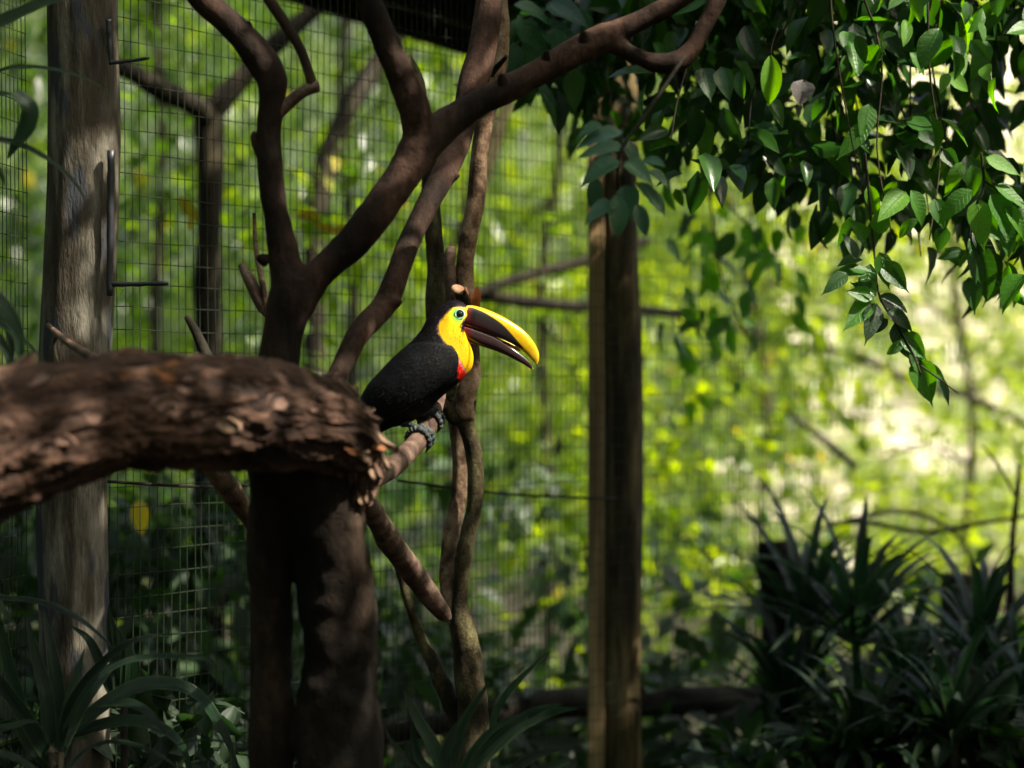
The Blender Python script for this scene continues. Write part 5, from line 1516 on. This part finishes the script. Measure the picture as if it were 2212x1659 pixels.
for pts, w in [([(262, 1510, 4.5), (250, 1440, 4.5), (238, 1360, 4.5), (236, 1300, 4.5)], 13), ([(268, 1510, 4.5), (262, 1440, 4.5), (250, 1380, 4.5), (234, 1305, 4.5)], 11),
               ([(270, 1510, 4.5), (272, 1440, 4.5), (262, 1390, 4.5), (250, 1350, 4.5)], 14), ([(280, 1520, 4.5), (284, 1440, 4.5), (276, 1400, 4.5), (262, 1370, 4.5)], 14),
               ([(240, 1500, 4.5), (215, 1430, 4.5), (190, 1380, 4.5), (150, 1350, 4.5)], 12)]:
    strap_pic(dl2, pts, w, face=(0.3, -1, 0.1))
gg = D((268, 1500, 4.5, 8))[0]
tubeobj("stem", np.vstack([gg, ground_end(gg)]), M['dark_bark'], dl2, 12, 10)

dl3 = thing("strap_leaved_plant", "strap leaved plant reaching in from the left edge above the log", "plant", (-1.15, 3.9, 0))
for pts, w in [([(-120, 60, 4.0), (-40, 60, 4.0), (20, 40, 4.0), (80, 12, 4.0), (150, -10, 4.0), (240, -20, 4.0)], 16),
               ([(-90, 190, 4.1), (10, 150, 4.1), (60, 145, 4.1), (130, 152, 4.1), (190, 172, 4.1), (225, 192, 4.1), (244, 210, 4.1)], 5.5),
               ([(-60, 210, 4.0), (0, 203, 4.0), (35, 205, 4.0)], 9), ([(30, 200, 4.0), (62, 235, 4.0), (58, 275, 4.0), (30, 320, 4.0), (14, 345, 4.0)], 20),
               ([(-90, 310, 4.0), (0, 302, 4.0), (60, 320, 4.0), (120, 355, 4.0), (165, 400, 4.0), (194, 450, 4.0)], 7.5),
               ([(-30, 340, 4.0), (0, 375, 4.0), (12, 405, 4.0)], 6),
               ([(-60, 600, 4.0), (0, 655, 4.0), (30, 700, 4.0), (42, 745, 4.0), (45, 800, 4.0)], 17), ([(-80, 640, 4.05), (0, 700, 4.05), (50, 735, 4.05), (80, 765, 4.05), (92, 795, 4.05)], 8),
               ([(-80, 690, 4.0), (-20, 720, 4.0), (15, 765, 4.0), (22, 815, 4.0)], 14), ([(-60, 560, 4.1), (-10, 640, 4.1), (20, 720, 4.1), (30, 800, 4.1)], 12)]:
    strap_pic(dl3, pts, w, face=(0.2, -0.8, 0.5))
tubeobj("stem", np.array([[-1.0, 4.0, 2.35, 0.012], [-1.08, 4.0, 1.9, 0.016], [-1.12, 3.98, 1.2, 0.02], [-1.15, 3.95, -0.1, 0.025]]), M['dark_bark'], dl3, 30, 10)

dl4 = thing("strap_leaved_plant", "narrow strap leaved plant at the bottom centre before the dark rail", "plant", (P(990, 829, 4.1)[0], 4.1, 0))
Yc = 4.15
for pts, w in [([(965, 1680, Yc), (975, 1620, Yc), (1000, 1560, Yc), (1045, 1490, Yc), (1062, 1468, Yc)], 11), ([(955, 1680, Yc), (940, 1620, Yc), (905, 1560, Yc), (870, 1490, Yc)], 15),
               ([(935, 1670, Yc), (905, 1640, Yc), (893, 1590, Yc), (892, 1560, Yc)], 10), ([(1000, 1690, Yc), (1060, 1620, Yc), (1120, 1570, Yc), (1190, 1540, Yc), (1250, 1530, Yc - .05)], 15),
               ([(990, 1700, Yc), (1040, 1630, Yc), (1090, 1580, Yc), (1150, 1540, Yc), (1215, 1520, Yc - .05)], 14), ([(980, 1700, Yc), (1010, 1640, Yc), (1060, 1580, Yc), (1130, 1542, Yc), (1145, 1538, Yc)], 9),
               ([(1060, 1600, Yc + .3), (1070, 1540, Yc + .3), (1110, 1480, Yc + .3), (1190, 1405, Yc + .3)], 8), ([(940, 1690, Yc), (880, 1640, Yc), (845, 1600, Yc), (828, 1560, Yc)], 7),
               ([(1080, 1700, Yc), (1140, 1640, Yc), (1240, 1610, Yc)], 10), ([(1120, 1720, Yc), (1180, 1670, Yc), (1235, 1645, Yc)], 8), ([(965, 1700, Yc), (985, 1620, Yc), (1010, 1570, Yc)], 12),
               ([(970, 1700, Yc - .1), (960, 1640, Yc - .1), (985, 1560, Yc - .1)], 14)]:
    strap_pic(dl4, pts, w, face=(0.2, -0.9, 0.4))
gg = D((980, 1690, Yc, 16))[0]
tubeobj("stem", np.vstack([gg, ground_end(gg)]), M['dark_bark'], dl4, 12, 10)

labs = [("tallest dark strap leaved rosette standing behind the others at lower right", 1850, 1400, 5.6, 34, 0.42, 0.016),
        ("dark strap leaved rosette left of the tallest one, in front of a dark post", 1745, 1370, 5.9, 30, 0.42, 0.016),
        ("dark strap leaved rosette at the right edge of the picture", 2120, 1440, 5.4, 30, 0.38, 0.015),
        ("low dark strap leaved rosette in the bottom right corner", 2060, 1600, 4.9, 32, 0.32, 0.013),
        ("low strap leaved rosette whose leaves overhang the dark log rail", 1700, 1540, 5.6, 32, 0.38, 0.014),
        ("bottom strap leaved rosette between the low rosette and the rail", 1860, 1640, 5.0, 32, 0.32, 0.013),
        ("small strap leaved rosette right of the tallest one", 1960, 1490, 5.8, 28, 0.34, 0.015),
        ("strap leaved rosette low in front of the broad dark stump", 2190, 1560, 5.2, 30, 0.34, 0.014),
        ("strap leaved rosette below the small one, above the bottom edge", 1960, 1570, 5.3, 30, 0.34, 0.014)]
labs = [(a, b, c, d + 0.95, e, f * 1.14, g * 1.12) for a, b, c, d, e, f, g in labs]
for lb, x, y, Yq, n_, L_, w_ in labs:
    c_ = P(x, y, Yq)
    rp_ = thing("strap_leaved_plant", lb, "plant", (c_[0], c_[1], 0), "strap leaved plants at lower right")
    rosette(rp_, c_, n_, L_, w_, rg)

# dark ground cover beneath the rosettes
rg = np.random.default_rng(91)
cen = []
while len(cen) < 300:
    Yq = rg.uniform(5.8, 7.1); x = rg.uniform(1560, 2500); top = np.interp(x, [1560, 1700, 1850, 2300], [1640, 1580, 1550, 1530])
    y = rg.uniform(top, 1900)
    p_ = P(x, y, Yq)
    if p_[2] > 0.02: cen.append(p_)
pos, xd, nm, sz = sprays(rg, np.array(cen), 20, 0.14, droop=0.2, size=(0.06, 0.12))
o = obj("ground_cover_foliage", leaves_mesh("ground_cover_foliage", pos, xd, nm, sz, np.clip(rg.normal(0.2, 0.15, len(pos)), 0, 0.7), M['leaf_shade'], 'mid'))
o['kind'] = 'stuff'
cen = []
while len(cen) < 160:
    Yq = rg.uniform(4.7, 5.6); x = rg.uniform(-300, 560)
    y = rg.uniform(1560, 2300)
    p_ = P(x, y, Yq)
    if p_[2] > 0.02: cen.append(p_)
pos, xd, nm, sz = sprays(rg, np.array(cen), 20, 0.14, droop=0.2, size=(0.06, 0.12))
o = obj("ground_cover_foliage", leaves_mesh("ground_cover_foliage", pos, xd, nm, sz, np.clip(rg.normal(0.15, 0.12, len(pos)), 0, 0.7), M['leaf_shade'], 'mid'))
o['kind'] = 'stuff'
